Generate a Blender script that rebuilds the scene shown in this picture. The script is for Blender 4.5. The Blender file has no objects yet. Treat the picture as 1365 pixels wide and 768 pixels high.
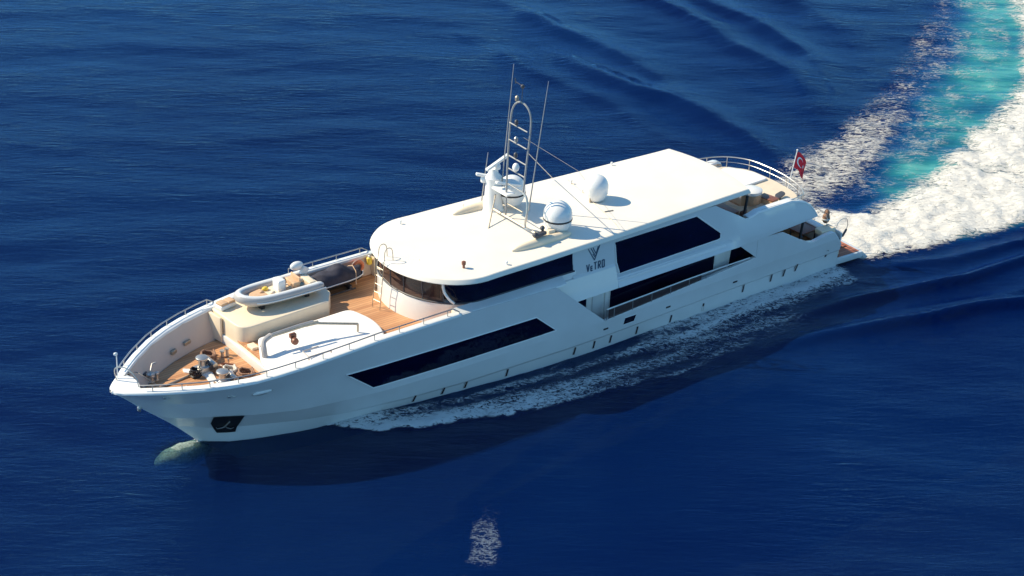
import bpy, math, random
import numpy as np
from mathutils import Vector, Matrix
random.seed(7)
rng = np.random.default_rng(11)
R = math.radians
scene = bpy.context.scene
COL = scene.collection

# ------------------------------------------------------------------ camera
cam_d = bpy.data.cameras.new("camera"); cam = bpy.data.objects.new("camera", cam_d); COL.objects.link(cam)
cr = Vector((0.80564175, -0.59196439, 0.02279319)); cu = Vector((0.25217561, 0.37750937, 0.89100737)); cf = Vector((0.53604928, 0.71208485, -0.4534163))
M4 = Matrix(((cr.x, cu.x, -cf.x, -29.60862), (cr.y, cu.y, -cf.y, -67.3867), (cr.z, cu.z, -cf.z, 45.5908), (0, 0, 0, 1)))
cam.matrix_world = M4
cam_d.sensor_width = 36.0; cam_d.lens = 68.69; cam_d.clip_start = 0.5; cam_d.clip_end = 9000
scene.camera = cam

# ------------------------------------------------------------------ light
SUN_DIR = Vector((-0.68, 0.73, math.tan(R(41)))).normalized()      # towards the sun
sun_el = math.asin(SUN_DIR.z); sun_az = math.atan2(SUN_DIR.x, SUN_DIR.y)
w = bpy.data.worlds.new("World"); scene.world = w; w.use_nodes = True
nt = w.node_tree; bg = nt.nodes["Background"]
sky = nt.nodes.new("ShaderNodeTexSky"); sky.sky_type = 'NISHITA'; sky.sun_disc = False
sky.sun_elevation = sun_el; sky.sun_rotation = sun_az; sky.air_density = 1.0; sky.dust_density = 0.3; sky.ozone_density = 3.0
tint = nt.nodes.new("ShaderNodeMixRGB"); tint.blend_type = 'MULTIPLY'; tint.inputs[0].default_value = 1.0; tint.inputs[2].default_value = (.66, 1.0, 1.10, 1)
nt.links.new(sky.outputs[0], tint.inputs[1]); nt.links.new(tint.outputs[0], bg.inputs[0]); bg.inputs[1].default_value = 0.125
sd = bpy.data.lights.new("sun", 'SUN'); sd.energy = 5.0; sd.angle = R(0.6); sd.color = (1.0, 0.87, 0.64)
so = bpy.data.objects.new("sun", sd); COL.objects.link(so)
so.rotation_euler = SUN_DIR.to_track_quat('Z', 'Y').to_euler(); so.location = (0, 0, 60)
scene.view_settings.view_transform = 'Standard'; scene.view_settings.look = 'None'
scene.view_settings.exposure = 0.36; scene.view_settings.gamma = 1.0

# ------------------------------------------------------------------ materials
def newmat(name):
    m = bpy.data.materials.new(name); m.use_nodes = True
    return m, m.node_tree, m.node_tree.nodes["Principled BSDF"]
def N(nt, t, **k):
    n = nt.nodes.new(t)
    for a, v in k.items(): setattr(n, a, v)
    return n
def mth(nt, op, a, b=None, c=None, clamp=False):
    n = nt.nodes.new("ShaderNodeMath"); n.operation = op; n.use_clamp = clamp
    for i, v in enumerate((a, b, c)):
        if v is None: continue
        if isinstance(v, (int, float)): n.inputs[i].default_value = v
        else: nt.links.new(v, n.inputs[i])
    return n.outputs[0]
def noise(nt, vec, scale, detail=4, rough=.55, dist=0.0):
    n = nt.nodes.new("ShaderNodeTexNoise"); n.inputs['Scale'].default_value = scale; n.inputs['Detail'].default_value = detail
    n.inputs['Roughness'].default_value = rough; n.inputs['Distortion'].default_value = dist
    if vec is not None: nt.links.new(vec, n.inputs['Vector'])
    return n.outputs['Fac']
def mapped(nt, vec, scale=(1, 1, 1), rot=(0, 0, 0)):
    r_ = nt.nodes.new("ShaderNodeMapping"); r_.inputs['Rotation'].default_value = rot
    n = nt.nodes.new("ShaderNodeMapping"); n.inputs['Scale'].default_value = scale
    nt.links.new(vec, r_.inputs['Vector']); nt.links.new(r_.outputs[0], n.inputs['Vector']); return n.outputs[0]
def ocoord(nt): return nt.nodes.new("ShaderNodeTexCoord").outputs['Object']
def ramp(nt, fac, stops):
    n = nt.nodes.new("ShaderNodeValToRGB"); cr_ = n.color_ramp
    while len(cr_.elements) < len(stops): cr_.elements.new(.5)
    for e, (p, c) in zip(cr_.elements, stops): e.position = p; e.color = (*c, 1)
    nt.links.new(fac, n.inputs[0]); return n.outputs[0]
def plain(name, col, rough=.45, metal=0.0, var=.06, scale=3.0, coat=0.0, bump=0.0):
    m, t, p = newmat(name)
    f = noise(t, ocoord(t), scale, 5)
    c0 = tuple(max(0, c*(1-var)) for c in col); c1 = tuple(min(1, c*(1+var)) for c in col)
    t.links.new(ramp(t, f, [(.3, c0), (.7, c1)]), p.inputs['Base Color'])
    p.inputs['Roughness'].default_value = rough; p.inputs['Metallic'].default_value = metal
    p.inputs['Coat Weight'].default_value = coat; p.inputs['Coat Roughness'].default_value = .08
    if bump:
        b = N(t, "ShaderNodeBump"); b.inputs['Strength'].default_value = bump; b.inputs['Distance'].default_value = .01
        t.links.new(noise(t, ocoord(t), 40, 3), b.inputs['Height']); t.links.new(b.outputs[0], p.inputs['Normal'])
    return m
WHITE = plain("gelcoat_white", (.80, .79, .76), .28, var=.025, scale=1.2, coat=.35)
HULLW = plain("hull_white", (.69, .70, .69), .25, var=.03, scale=.7, coat=.5)
ROOFW = plain("roof_white", (.86, .78, .67), .5, var=.05, scale=.5)
CREAM = plain("cream_gelcoat", (.82, .68, .50), .5, var=.04, scale=2)
LINING = plain("bulwark_lining", (.66, .52, .42), .55, var=.03, scale=1.5)
PADM = plain("padded_cover", (.86, .84, .80), .75, var=.04, scale=2.5, bump=.3)
STEEL = plain("stainless_steel", (.50, .48, .45), .38, metal=.8, var=.05)
BRASSY = plain("weathered_steel", (.42, .36, .28), .4, metal=.5, var=.2, scale=9)
BLACK = plain("black_rubber", (.012, .012, .016), .45, var=.3)
DARKG = plain("dark_grey", (.06, .06, .07), .5, var=.2)
GREYV = plain("grey_cover_cloth", (.035, .035, .055), .8, var=.25, scale=5, bump=.5)
GREYV2 = plain("dull_grey_metal", (.28, .28, .28), .5, var=.1)
GREYL = plain("light_grey_tube", (.42, .39, .37), .5, var=.06)
ORANGE = plain("lifebuoy_orange", (.75, .22, .10), .5, var=.08)
YELLOW = plain("yellow_vinyl", (.80, .55, .06), .45, var=.12)
TAN = plain("tan_upholstery", (.62, .40, .24), .7, var=.12, scale=6)
ROPE = plain("rope", (.30, .17, .11), .9, var=.45, scale=25, bump=1.0)
ROPEW = plain("white_rope", (.70, .64, .55), .9, var=.25, scale=25, bump=1.0)
NAVY = plain("navy_lettering", (.05, .09, .14), .35, var=.1)
WOODD = plain("dark_wood", (.22, .08, .045), .4, var=.3, scale=8)
PLATW = plain("reddish_teak", (.50, .16, .09), .6, var=.18, scale=6)
BULB = plain("algae_bulb", (.20, .26, .23), .7, var=.45, scale=11)
BLIND = plain("cabin_interior", (.20, .12, .10), .7, var=.3, scale=2.5)

def glassmat(name, col, rough=.04, spec=.5):
    m, t, p = newmat(name)
    f = noise(t, mapped(t, ocoord(t), (.5, .5, 1.2)), 1.1, 3)
    c1 = tuple(c*2.2 for c in col)
    t.links.new(ramp(t, f, [(.35, col), (.75, c1)]), p.inputs['Base Color'])
    p.inputs['Roughness'].default_value = rough; p.inputs['Specular IOR Level'].default_value = spec
    return m
DGLASS = glassmat("dark_tinted_glass", (.0012, .002, .012), .05, .25)
def seeglass():
    m, t, p = newmat("brown_tinted_glass")
    p.inputs['Base Color'].default_value = (.05, .03, .03, 1); p.inputs['Roughness'].default_value = .03
    tr = N(t, "ShaderNodeBsdfTransparent"); tr.inputs[0].default_value = (.72, .60, .56, 1)
    mx = N(t, "ShaderNodeMixShader"); mx.inputs[0].default_value = .40
    t.links.new(p.outputs[0], mx.inputs[1]); t.links.new(tr.outputs[0], mx.inputs[2])
    t.links.new(mx.outputs[0], t.nodes["Material Output"].inputs[0])
    return m
SGLASS = seeglass()
def teakmat(name, dark, light, pitch=.17):
    m, t, p = newmat(name)
    oc = ocoord(t); sep = N(t, "ShaderNodeSeparateXYZ"); t.links.new(oc, sep.inputs[0])
    q = mth(t, 'DIVIDE', sep.outputs['Y'], pitch); fr = mth(t, 'FRACT', q); fl = mth(t, 'FLOOR', q)
    seam = mth(t, 'LESS_THAN', fr, .13)
    wn = N(t, "ShaderNodeTexWhiteNoise", noise_dimensions='1D'); t.links.new(fl, wn.inputs['W'])
    g = noise(t, mapped(t, oc, (1.2, 12, 1)), 2.0, 5)
    big = noise(t, oc, .8, 3)
    s = mth(t, 'ADD', mth(t, 'MULTIPLY', g, .4), mth(t, 'ADD', mth(t, 'MULTIPLY', wn.outputs[0], .35), mth(t, 'MULTIPLY', big, .35)))
    c = ramp(t, s, [(.3, dark), (.8, light)])
    mx = N(t, "ShaderNodeMixRGB"); t.links.new(mth(t, 'MULTIPLY', seam, .55), mx.inputs[0]); t.links.new(c, mx.inputs[1]); mx.inputs[2].default_value = (.09, .05, .03, 1)
    t.links.new(mx.outputs[0], p.inputs['Base Color']); p.inputs['Roughness'].default_value = .6
    return m
TEAK = teakmat("teak_deck", (.44, .20, .09), (.66, .36, .18))
TEAK2 = teakmat("platform_teak", (.34, .10, .05), (.52, .19, .10))

# ------------------------------------------------------------------ mesh helpers
class MB:
    def __init__(s): s.v = []; s.f = []
    def add(s, vs, fs):
        o = len(s.v); s.v += [tuple(map(float, p)) for p in vs]; s.f += [tuple(i+o for i in f) for f in fs]; return s
    def box(s, c, d, rz=0.0, ry=0.0):
        x, y, z = (k/2 for k in d); vs = []
        m = Matrix.Rotation(rz, 3, 'Z') @ Matrix.Rotation(ry, 3, 'Y')
        for sz in (-z, z):
            for sx, sy in ((-x, -y), (x, -y), (x, y), (-x, y)):
                p = m @ Vector((sx, sy, sz)); vs.append((p.x+c[0], p.y+c[1], p.z+c[2]))
        return s.add(vs, [(3, 2, 1, 0), (4, 5, 6, 7), (0, 1, 5, 4), (1, 2, 6, 5), (2, 3, 7, 6), (3, 0, 4, 7)])
    def tube(s, pts, r, seg=8, closed=False):
        P = [Vector(p) for p in pts]; n = len(P); rs = r if isinstance(r, (list, tuple)) else [r]*n
        rings = []; prev = None
        for i in range(n):
            if closed: t = (P[(i+1) % n]-P[i-1]).normalized()
            else: t = (P[min(i+1, n-1)]-P[max(i-1, 0)]).normalized()
            if prev is None:
                a = t.orthogonal().normalized()
            else:
                a = (prev - t*prev.dot(t)); a = a.normalized() if a.length > 1e-6 else t.orthogonal().normalized()
            prev = a; b = t.cross(a)
            rings.append([P[i]+(a*math.cos(2*math.pi*k/seg)+b*math.sin(2*math.pi*k/seg))*rs[i] for k in range(seg)])
        o = len(s.v)
        for rg in rings: s.v += [tuple(p) for p in rg]
        m = n if closed else n-1
        for i in range(m):
            for k in range(seg):
                j = (i+1) % n; k2 = (k+1) % seg
                s.f.append((o+i*seg+k, o+i*seg+k2, o+j*seg+k2, o+j*seg+k))
        if not closed:
            s.f.append(tuple(o+k for k in reversed(range(seg)))); s.f.append(tuple(o+(n-1)*seg+k for k in range(seg)))
        return s
    def lathe(s, c, prof, seg=24, axis=None):
        """prof: list of (r,z) about the vertical through c"""
        o = len(s.v); n = len(prof)
        q = Vector((0, 0, 1)).rotation_difference(Vector(axis)) if axis else None
        for (r, z) in prof:
            for k in range(seg):
                a = 2*math.pi*k/seg; p = Vector((r*math.cos(a), r*math.sin(a), z))
                if q: p = q @ p
                s.v.append((c[0]+p.x, c[1]+p.y, c[2]+p.z))
        for i in range(n-1):
            for k in range(seg):
                k2 = (k+1) % seg
                s.f.append((o+i*seg+k, o+i*seg+k2, o+(i+1)*seg+k2, o+(i+1)*seg+k))
        s.f.append(tuple(o+k for k in reversed(range(seg)))); s.f.append(tuple(o+(n-1)*seg+k for k in range(seg)))
        return s
    def ball(s, c, r, seg=20, rings=12, half=False):
        rr = r if isinstance(r, (list, tuple)) else (r, r, r)
        o = len(s.v); lo = 0 if half else -90
        for i in range(rings+1):
            a = R(lo+(90-lo)*i/rings)
            for k in range(seg):
                b = 2*math.pi*k/seg
                s.v.append((c[0]+rr[0]*math.cos(a)*math.cos(b), c[1]+rr[1]*math.cos(a)*math.sin(b), c[2]+rr[2]*math.sin(a)))
        for i in range(rings):
            for k in range(seg):
                k2 = (k+1) % seg
                s.f.append((o+i*seg+k, o+i*seg+k2, o+(i+1)*seg+k2, o+(i+1)*seg+k))
        return s
    def prism(s, poly, z0, z1):
        n = len(poly); a0 = sum(poly[i][0]*poly[(i+1) % n][1]-poly[(i+1) % n][0]*poly[i][1] for i in range(n))
        if a0 < 0: poly = poly[::-1]
        f0 = (lambda x, y: z0) if not callable(z0) else z0
        f1 = (lambda x, y: z1) if not callable(z1) else z1
        vs = [(x, y, f0(x, y)) for x, y in poly]+[(x, y, f1(x, y)) for x, y in poly]
        fs = [tuple(reversed(range(n))), tuple(range(n, 2*n))]+[(i, (i+1) % n, n+(i+1) % n, n+i) for i in range(n)]
        return s.add(vs, fs)
    def grid(s, rows, flip=False, close=False):
        o = len(s.v); n = len(rows[0])
        for r in rows: s.v += [tuple(map(float, p)) for p in r]
        for i in range(len(rows)-1):
            for k in range(n if close else n-1):
                k2 = (k+1) % n
                q = (o+i*n+k, o+i*n+k2, o+(i+1)*n+k2, o+(i+1)*n+k)
                s.f.append(q[::-1] if flip else q)
        return s
ORG = Vector((0, 0, 0))
def obj(name, mb, mat, parent=None, smooth=35, bevel=0, solid=0, label=None, cat=None, group=None, kind=None, soff=0):
    me = bpy.data.meshes.new(name)
    vs = [(x-ORG.x, y-ORG.y, z-ORG.z) for x, y, z in mb.v]
    me.from_pydata(vs, [], mb.f); me.validate(); me.update()
    me.materials.append(mat)
    o = bpy.data.objects.new(name, me); COL.objects.link(o)
    if parent is not None: o.parent = parent
    else: o.location = ORG
    if solid:
        m = o.modifiers.new("solid", 'SOLIDIFY'); m.thickness = solid; m.offset = soff
    if bevel:
        m = o.modifiers.new("bevel", 'BEVEL'); m.width = bevel; m.segments = 3; m.limit_method = 'ANGLE'; m.angle_limit = R(40)
    if smooth:
        me.polygons.foreach_set('use_smooth', [True]*len(me.polygons))
        m = o.modifiers.new("edges", 'EDGE_SPLIT'); m.split_angle = R(smooth)
    for k, v in (('label', label), ('category', cat), ('group', group), ('kind', kind)):
        if v: o[k] = v
    return o
def thing(name, loc, label, cat, group=None):
    global ORG
    ORG = Vector(loc)
    o = bpy.data.objects.new(name, None); COL.objects.link(o); o.location = loc; o.empty_display_size = .3
    o['label'] = label; o['category'] = cat
    if group: o['group'] = group
    return o
def lerp(x, tab):
    return float(np.interp(x, [a for a, b in tab], [b for a, b in tab]))
def smoothpath(pts, n=6):
    P = [Vector(p) for p in pts]; out = []
    for i in range(len(P)-1):
        p0 = P[max(i-1, 0)]; p1 = P[i]; p2 = P[i+1]; p3 = P[min(i+2, len(P)-1)]
        for k in range(n):
            t = k/n
            out.append(.5*((2*p1)+(p2-p0)*t+(2*p0-5*p1+4*p2-p3)*t*t+(3*p1-p0-3*p2+p3)*t**3))
    out.append(P[-1]); return out

# ------------------------------------------------------------------ hull form (x aft from the bow tip, y to starboard, z up)
YS = [(0, 0), (.08, .22), (.2, .38), (.5, .70), (1, 1.18), (1.5, 1.6), (2, 1.98), (3, 2.64), (4, 3.12), (5, 3.46), (6, 3.66), (7, 3.79), (8, 3.88), (9, 3.93), (10, 3.95), (14, 3.91), (24, 3.87), (34, 3.82), (37, 3.74), (40.2, 3.62)]
ZS = [(0, 3.74), (.5, 3.78), (1, 3.86), (2, 3.98), (3, 4.07), (4, 4.14), (5, 4.2), (6, 4.28), (7, 4.36), (8, 4.44), (9, 4.51), (10, 4.56), (11, 4.6), (15.3, 4.62), (20.8, 4.45), (41, 4.45)]
ZST = [(0, 3.70), (.55, 3.26), (1.27, 2.54), (2.74, 1.22), (3.85, .04), (4.4, -.5), (5.6, -1.2)]
YW = [(3.87, 0), (4.85, .76), (6.24, 1.3), (8.05, 1.83), (9.8, 2.18), (11.65, 2.46), (15.5, 2.94), (19.5, 3.27), (24, 3.4), (33, 3.45), (40.2, 3.35)]
YC = [(2.95, 0), (3.9, .62), (5.35, 1.32), (7.87, 2.18), (10.36, 2.62), (13.16, 2.97), (16.1, 3.25), (18.9, 3.46), (22, 3.6), (29, 3.68), (40.2, 3.52)]
ZC = [(2.95, 1.05), (5.35, .97), (7.87, .86), (10.36, .69), (13.16, .62), (16.1, .64), (18.9, .74), (24.7, .85), (29.8, 1.05), (40.2, 1.15)]
YK = [(2.15, 0), (2.9, .75), (3.86, 1.42), (5.68, 2.13), (7.65, 2.65), (9.9, 3.02), (11.7, 3.22), (15, 3.48), (20, 3.70), (24, 3.78), (34, 3.78), (40.2, 3.62)]
ZK = [(2.15, 1.76), (3.86, 1.92), (5.68, 1.77), (7.65, 1.62), (11.7, 1.56), (15, 1.6), (20, 1.72), (24, 1.72), (34, 1.9), (40.2, 1.9)]
def section(x):
    zst = lerp(x, ZST) if x < 5.6 else -1.3
    pts = [(zst, 0.0 if x < 5.6 else max(0, lerp(x, YW)-.55))]
    if x >= 5.6: pts = [(-1.25, max(0.05, lerp(x, YW)-.6))]
    zs, ys = lerp(x, ZS), lerp(x, YS); zk, yk = lerp(x, ZK), lerp(x, YK); zc, yc = lerp(x, ZC), lerp(x, YC)
    cand = []
    if x > 3.87: cand.append((0.0, lerp(x, YW)))
    if x > 2.95: cand += [(zc-.14, max(0, yc-.10)), (zc, yc)]
    if x > 2.15: cand.append((zk, yk))
    b = yk if x > 2.15 else 0; zb = zk if x > 2.15 else zst
    cand.append((zb+.5*(zs-zb), b+lerp(x, [(7, .44), (11, .5)])*(ys-b)))
    cand.append((zs, ys))
    for c in cand:
        if c[0] > pts[-1][0]+.015: pts.append(c)
    return pts
def YH(x, z):
    s = section(x); return float(np.interp(z, [p[0] for p in s], [p[1] for p in s]))
ZTOP = [(0, 3.74), (20.77, 4.45), (23.91, 1.71), (33.65, 2.47), (33.66, 3.5), (35.39, 3.42), (37.37, 2.26), (37.9, 2.16), (38.9, 2.34), (39.4, 2.3), (40.0, 1.5), (40.2, 1.45)]
def ztop(x): return lerp(x, ZS) if x <= 20.77 else lerp(x, ZTOP)
def LOWF(x): return lerp(x, [(20, 3.28), (22.16, 3.3), (32.4, 3.44), (34.6, 3.56), (37.75, 3.74)])
def YU(x, z):
    k = min(max((x-31.4)/1.0, 0), 1)
    lo = LOWF(x)
    if x < 24.62: A = [(lo, 3.80), (4.32, 3.48), (4.42, 3.39), (5.75, 3.31)]
    else: A = [(lo, 3.82), (3.72, 3.56), (3.82, 3.36), (5.75, 3.24)]
    B = [(lo, 3.83), (3.9, 3.80), (4.9, 3.60), (6.0, 3.30)]
    a = float(np.interp(z, [p[0] for p in A], [p[1] for p in A])); b = float(np.interp(z, [p[0] for p in B], [p[1] for p in B]))
    return a*(1-k)+b*k

# ------------------------------------------------------------------ WATER
# --- smooth value noise on arrays
_L = rng.random((256, 256))
def vnoise(x, y):
    xi = np.floor(x).astype(int); yi = np.floor(y).astype(int); fx = x-xi; fy = y-yi
    fx = fx*fx*(3-2*fx); fy = fy*fy*(3-2*fy)
    a = _L[xi % 256, yi % 256]; b = _L[(xi+1) % 256, yi % 256]; c = _L[xi % 256, (yi+1) % 256]; d = _L[(xi+1) % 256, (yi+1) % 256]
    return (a*(1-fx)+b*fx)*(1-fy)+(c*(1-fx)+d*fx)*fy
def fbm(x, y, o=4):
    s = 0; a = .5; t = 0
    for i in range(o):
        s = s+a*vnoise(x*2**i+17.3*i, y*2**i+9.1*i); t += a; a *= .5
    return s/t
def sstep(a, b, x):
    t = np.clip((x-a)/(b-a), 0, 1); return t*t*(3-2*t)
def pdist(X, Y, pts):
    """distance to a polyline and the fraction along it"""
    best = np.full(X.shape, 1e9); frac = np.zeros(X.shape); side = np.zeros(X.shape)
    L = [0]
    for a, b in zip(pts[:-1], pts[1:]): L.append(L[-1]+math.dist(a, b))
    for i, (a, b) in enumerate(zip(pts[:-1], pts[1:])):
        dx, dy = b[0]-a[0], b[1]-a[1]; l2 = dx*dx+dy*dy
        t = np.clip(((X-a[0])*dx+(Y-a[1])*dy)/l2, 0, 1)
        d = np.hypot(X-a[0]-t*dx, Y-a[1]-t*dy); m = d < best
        best = np.where(m, d, best); frac = np.where(m, (L[i]+t*math.sqrt(l2))/L[-1], frac)
        side = np.where(m, np.sign((X-a[0])*dy-(Y-a[1])*dx), side)
    return best, frac, side
CRESTS = [  # polyline, height, half width
    ([(51.3, 42), (51.3, 37.5), (51.0, 31.2), (50.8, 25.3), (50.2, 20)], .34, 1.5),
    ([(47.9, 33), (47.85, 28), (48.9, 20), (48.3, 13), (47.0, 8.3)], .40, 1.5),
    ([(61, 42), (60.2, 35.8), (59, 27), (57.8, 19.1), (55.5, 14.5), (53.9, 12.2)], .42, 1.7),
    ([(63.5, 40), (63.0, 34), (63.3, 28), (61.5, 21), (59, 16.7)], .36, 1.6),
    ([(44.0, 36), (44.2, 28), (44.8, 21), (44.5, 15)], .18, 1.3),
    ([(68, 44), (69, 36), (68.5, 28), (66, 22)], .18, 1.8),
    ([(30.5, -7.9), (34.6, -8.66), (37.9, -9.5), (42.4, -11.0), (44.8, -12.1), (54, -17)], .50, .65),
    ([(34.5, -6.4), (37.5, -6.8), (44.6, -8.4), (49.3, -8.6), (60, -12)], .38, .5),
    ([(41.5, -4.5), (46, -6.2), (52, -7.3), (60, -9)], .2, .5),
    ([(36.5, -8.3), (41, -9.5), (47, -10.8), (54, -13)], .14, .5),
]
def heights(X, Y):
    H = np.zeros(X.shape)
    # wind ripples and low swell
    for (lx, ly, wl, am) in ((.6, .8, 7.5, .035), (.45, .9, 4.1, .018), (.78, .62, 2.6, .010), (.3, .95, 1.7, .005)):
        ph = 6.28*(X*lx+Y*ly)/wl+2.5*vnoise(X/9+lx*30, Y/9)+1.2*vnoise(X/3, Y/3+ly*20)
        H += am*np.sin(ph)*(.4+.9*vnoise(X/14+3, Y/14+wl))
    H += .05*(fbm(X/6, Y/6, 3)-.5)
    for pts, h, wd in CRESTS:
        d, f, s = pdist(X, Y, pts)
        wob = .8+.4*vnoise(X/4.3+h*50, Y/4.3)
        d = np.abs(d*s+1.3*wd*(vnoise(X/6.5, Y/6.5+h*31)-.5)); s = np.sign(s)
        asym = np.where(s > 0, wd*.55, wd)
        env = np.sin(np.clip(f, 0.02, .98)*math.pi)**.6
        H += h*wob*env*(np.exp(-(d/asym)**2)-.15*np.exp(-((d-2.1*wd)/(1.3*wd))**2))
    return H
OUT = [(8.6, 1.9), (9.5, 2.5), (11.2, 4.2), (13.1, 5.05), (15.2, 5.75), (17.2, 6.4), (19.5, 6.85), (23, 7.5), (27, 7.9), (30.4, 7.8), (34, 7.9), (38, 8.2)]
def bow_foam(X, Y):
    """density of the foam thrown off the bow, both sides"""
    A = np.abs(Y); out = np.interp(X, [p[0] for p in OUT], [p[1] for p in OUT])
    wl = np.interp(X, [p[0] for p in YW], [p[1] for p in YW])
    edge = out+.55*(fbm(X*1.1, Y*1.1, 3)-.5)
    m = sstep(0, .35, edge-A)
    rel = np.clip((A-wl)/np.maximum(out-wl, .3), 0, 1.2)
    along = fbm(X*.35+4, A*2.0, 4)
    dens = .50+.34*np.exp(-((rel-.82)/.22)**2)*sstep(26, 12, X)+.30*(along-.5)*2+.28*sstep(17, 10, X)
    dens -= .30*np.exp(-((rel-.40)/.10)**2)*sstep(12, 15, X)*sstep(29, 22, X)
    dens -= .34*np.exp(-((rel-.06)/.10)**2)*sstep(10, 13, X)*sstep(28, 24, X)
    dens -= .22*sstep(17, 30, X)*sstep(.45, .95, rel)
    dens += .26*np.exp(-((rel-.06)/.16)**2)*sstep(27.0, 31, X)*(.2+fbm(X*1.2, A*1.5, 3))
    dens += .35*np.exp(-((rel-(.30-.012*(X-27)))/.05)**2)*sstep(26, 29, X)
    stem = .85*np.exp(-((X-4.05)/.32)**2-((A-.06)/.22)**2)
    fade = sstep(8.4, 9.6, X)*(1-sstep(32, 38, X)*sstep(.25, .6, rel))
    return np.maximum(m*dens*fade*(1-sstep(39.4, 41.0, X)), stem)
WLO = [(38.5, -3.2), (40.5, -3.4), (42, -4.3), (45.7, -5.0), (49, -5.5), (52.6, -6.0), (60, -6.0), (72, -1), (90, 8)]
WHI = [(38.5, 3.2), (41, 3.8), (44, 3.9), (46.1, 1.9), (48, 1.4), (52, 2.3), (56, 4.0), (61, 6.2), (70, 10.4), (76, 15.5), (82, 22), (92, 32)]
TE = [(43, 3.8), (48, 4.0), (50.2, 5.4), (55, 8.2), (59.9, 11.2), (69.8, 17.6), (80.4, 26.4), (92, 36)]
SLO = [(42, 2.2), (45.6, 2.6), (50.7, 4.0), (58.6, 8.0), (66.3, 13.6), (78, 22)]
SHI = [(42, 4.6), (45, 7.0), (48.2, 9.2), (53.7, 10.8), (60, 13.8), (66, 17.6), (72, 21.5), (78, 26)]
def ip(X, t): return np.interp(X, [p[0] for p in t], [p[1] for p in t])
def wake_foam(X, Y):
    lo = ip(X, WLO)+.9*(fbm(X*.6, Y*.6, 3)-.5); hi = ip(X, WHI)+.5*sstep(46, 52, X)+2.0*(fbm(X*.5+9, Y*.5, 4)-.5)
    core = sstep(-.2, 1.3, Y-lo)*sstep(-.6, 3.2, hi-Y)*sstep(39.6, 40.8, X)
    str_ = fbm((X*.8-Y*.6)*.22+3, (X*.6+Y*.8)*.75+8, 5)
    body = core*(1.15-1.0*np.clip(str_-.44, 0, 1)*1.3*sstep(44, 56, X)-.22*sstep(58, 80, X))
    s0 = ip(X, SLO); s1 = ip(X, SHI); mid = (s0+s1)/2; hw = (s1-s0)/2
    st = np.exp(-((Y-mid)/np.maximum(hw*.85, .3))**2)*sstep(41, 44, X)*(1.22-.42*sstep(46, 64, X)-.40*sstep(66, 80, X))
    st *= (.22+.85*fbm(X*.7+1, Y*.7+5, 4)); st = np.minimum(st, .58)*(1-.34*sstep(47, 66, X))
    tl = ip(X, TE); tb = sstep(-.8, .8, Y-ip(X, WHI))*sstep(-1.0, 1.0, tl-Y)*sstep(44, 48, X)
    st2 = tb*(.42*fbm(X*.8, Y*.8, 3)+.08)
    return np.maximum(np.maximum(body, st), st2)
def aerated(X, Y):
    lo = ip(X, WLO); tl = ip(X, TE)+1.3*(fbm(X*.3, Y*.3, 3)-.5)*2
    return sstep(-.3, 1.2, Y-lo)*sstep(-2.0, 4.5, tl-Y)*sstep(42, 50, X)*(.75+.5*(fbm(X*.25+5, Y*.25, 3)))
def build_grid(name, xs, ys, zoff, fn, mat, keep=None, **tags):
    X, Y = np.meshgrid(xs, ys, indexing='ij'); Z = fn(X, Y)+zoff
    nx, ny = X.shape; idx = np.arange(nx*ny).reshape(nx, ny)
    q = np.stack([idx[:-1, :-1], idx[1:, :-1], idx[1:, 1:], idx[:-1, 1:]], -1).reshape(-1, 4)
    if keep is not None:
        K = keep(X, Y); kq = K.reshape(-1)[q].max(1) > .02; q = q[kq]
        used = np.unique(q); remap = -np.ones(nx*ny, int); remap[used] = np.arange(len(used)); q = remap[q]
    else: used = np.arange(nx*ny)
    co = np.stack([X, Y, Z], -1).reshape(-1, 3)[used]
    me = bpy.data.meshes.new(name)
    me.vertices.add(len(co)); me.vertices.foreach_set('co', co.astype(np.float32).ravel())
    me.loops.add(q.size); me.loops.foreach_set('vertex_index', q.ravel().astype(np.int32))
    me.polygons.add(len(q)); me.polygons.foreach_set('loop_start', (np.arange(len(q))*4).astype(np.int32))
    me.update(calc_edges=True); me.validate()
    me.polygons.foreach_set('use_smooth', np.ones(len(me.polygons), bool))
    o = bpy.data.objects.new(name, me); COL.objects.link(o); me.materials.append(mat)
    for k, v in tags.items(): o[k] = v
    return o, X.reshape(-1)[used], Y.reshape(-1)[used]
def setattr_f(o, name, vals):
    a = o.data.attributes.new(name, 'FLOAT', 'POINT'); a.data.foreach_set('value', vals.astype(np.float32))

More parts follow.
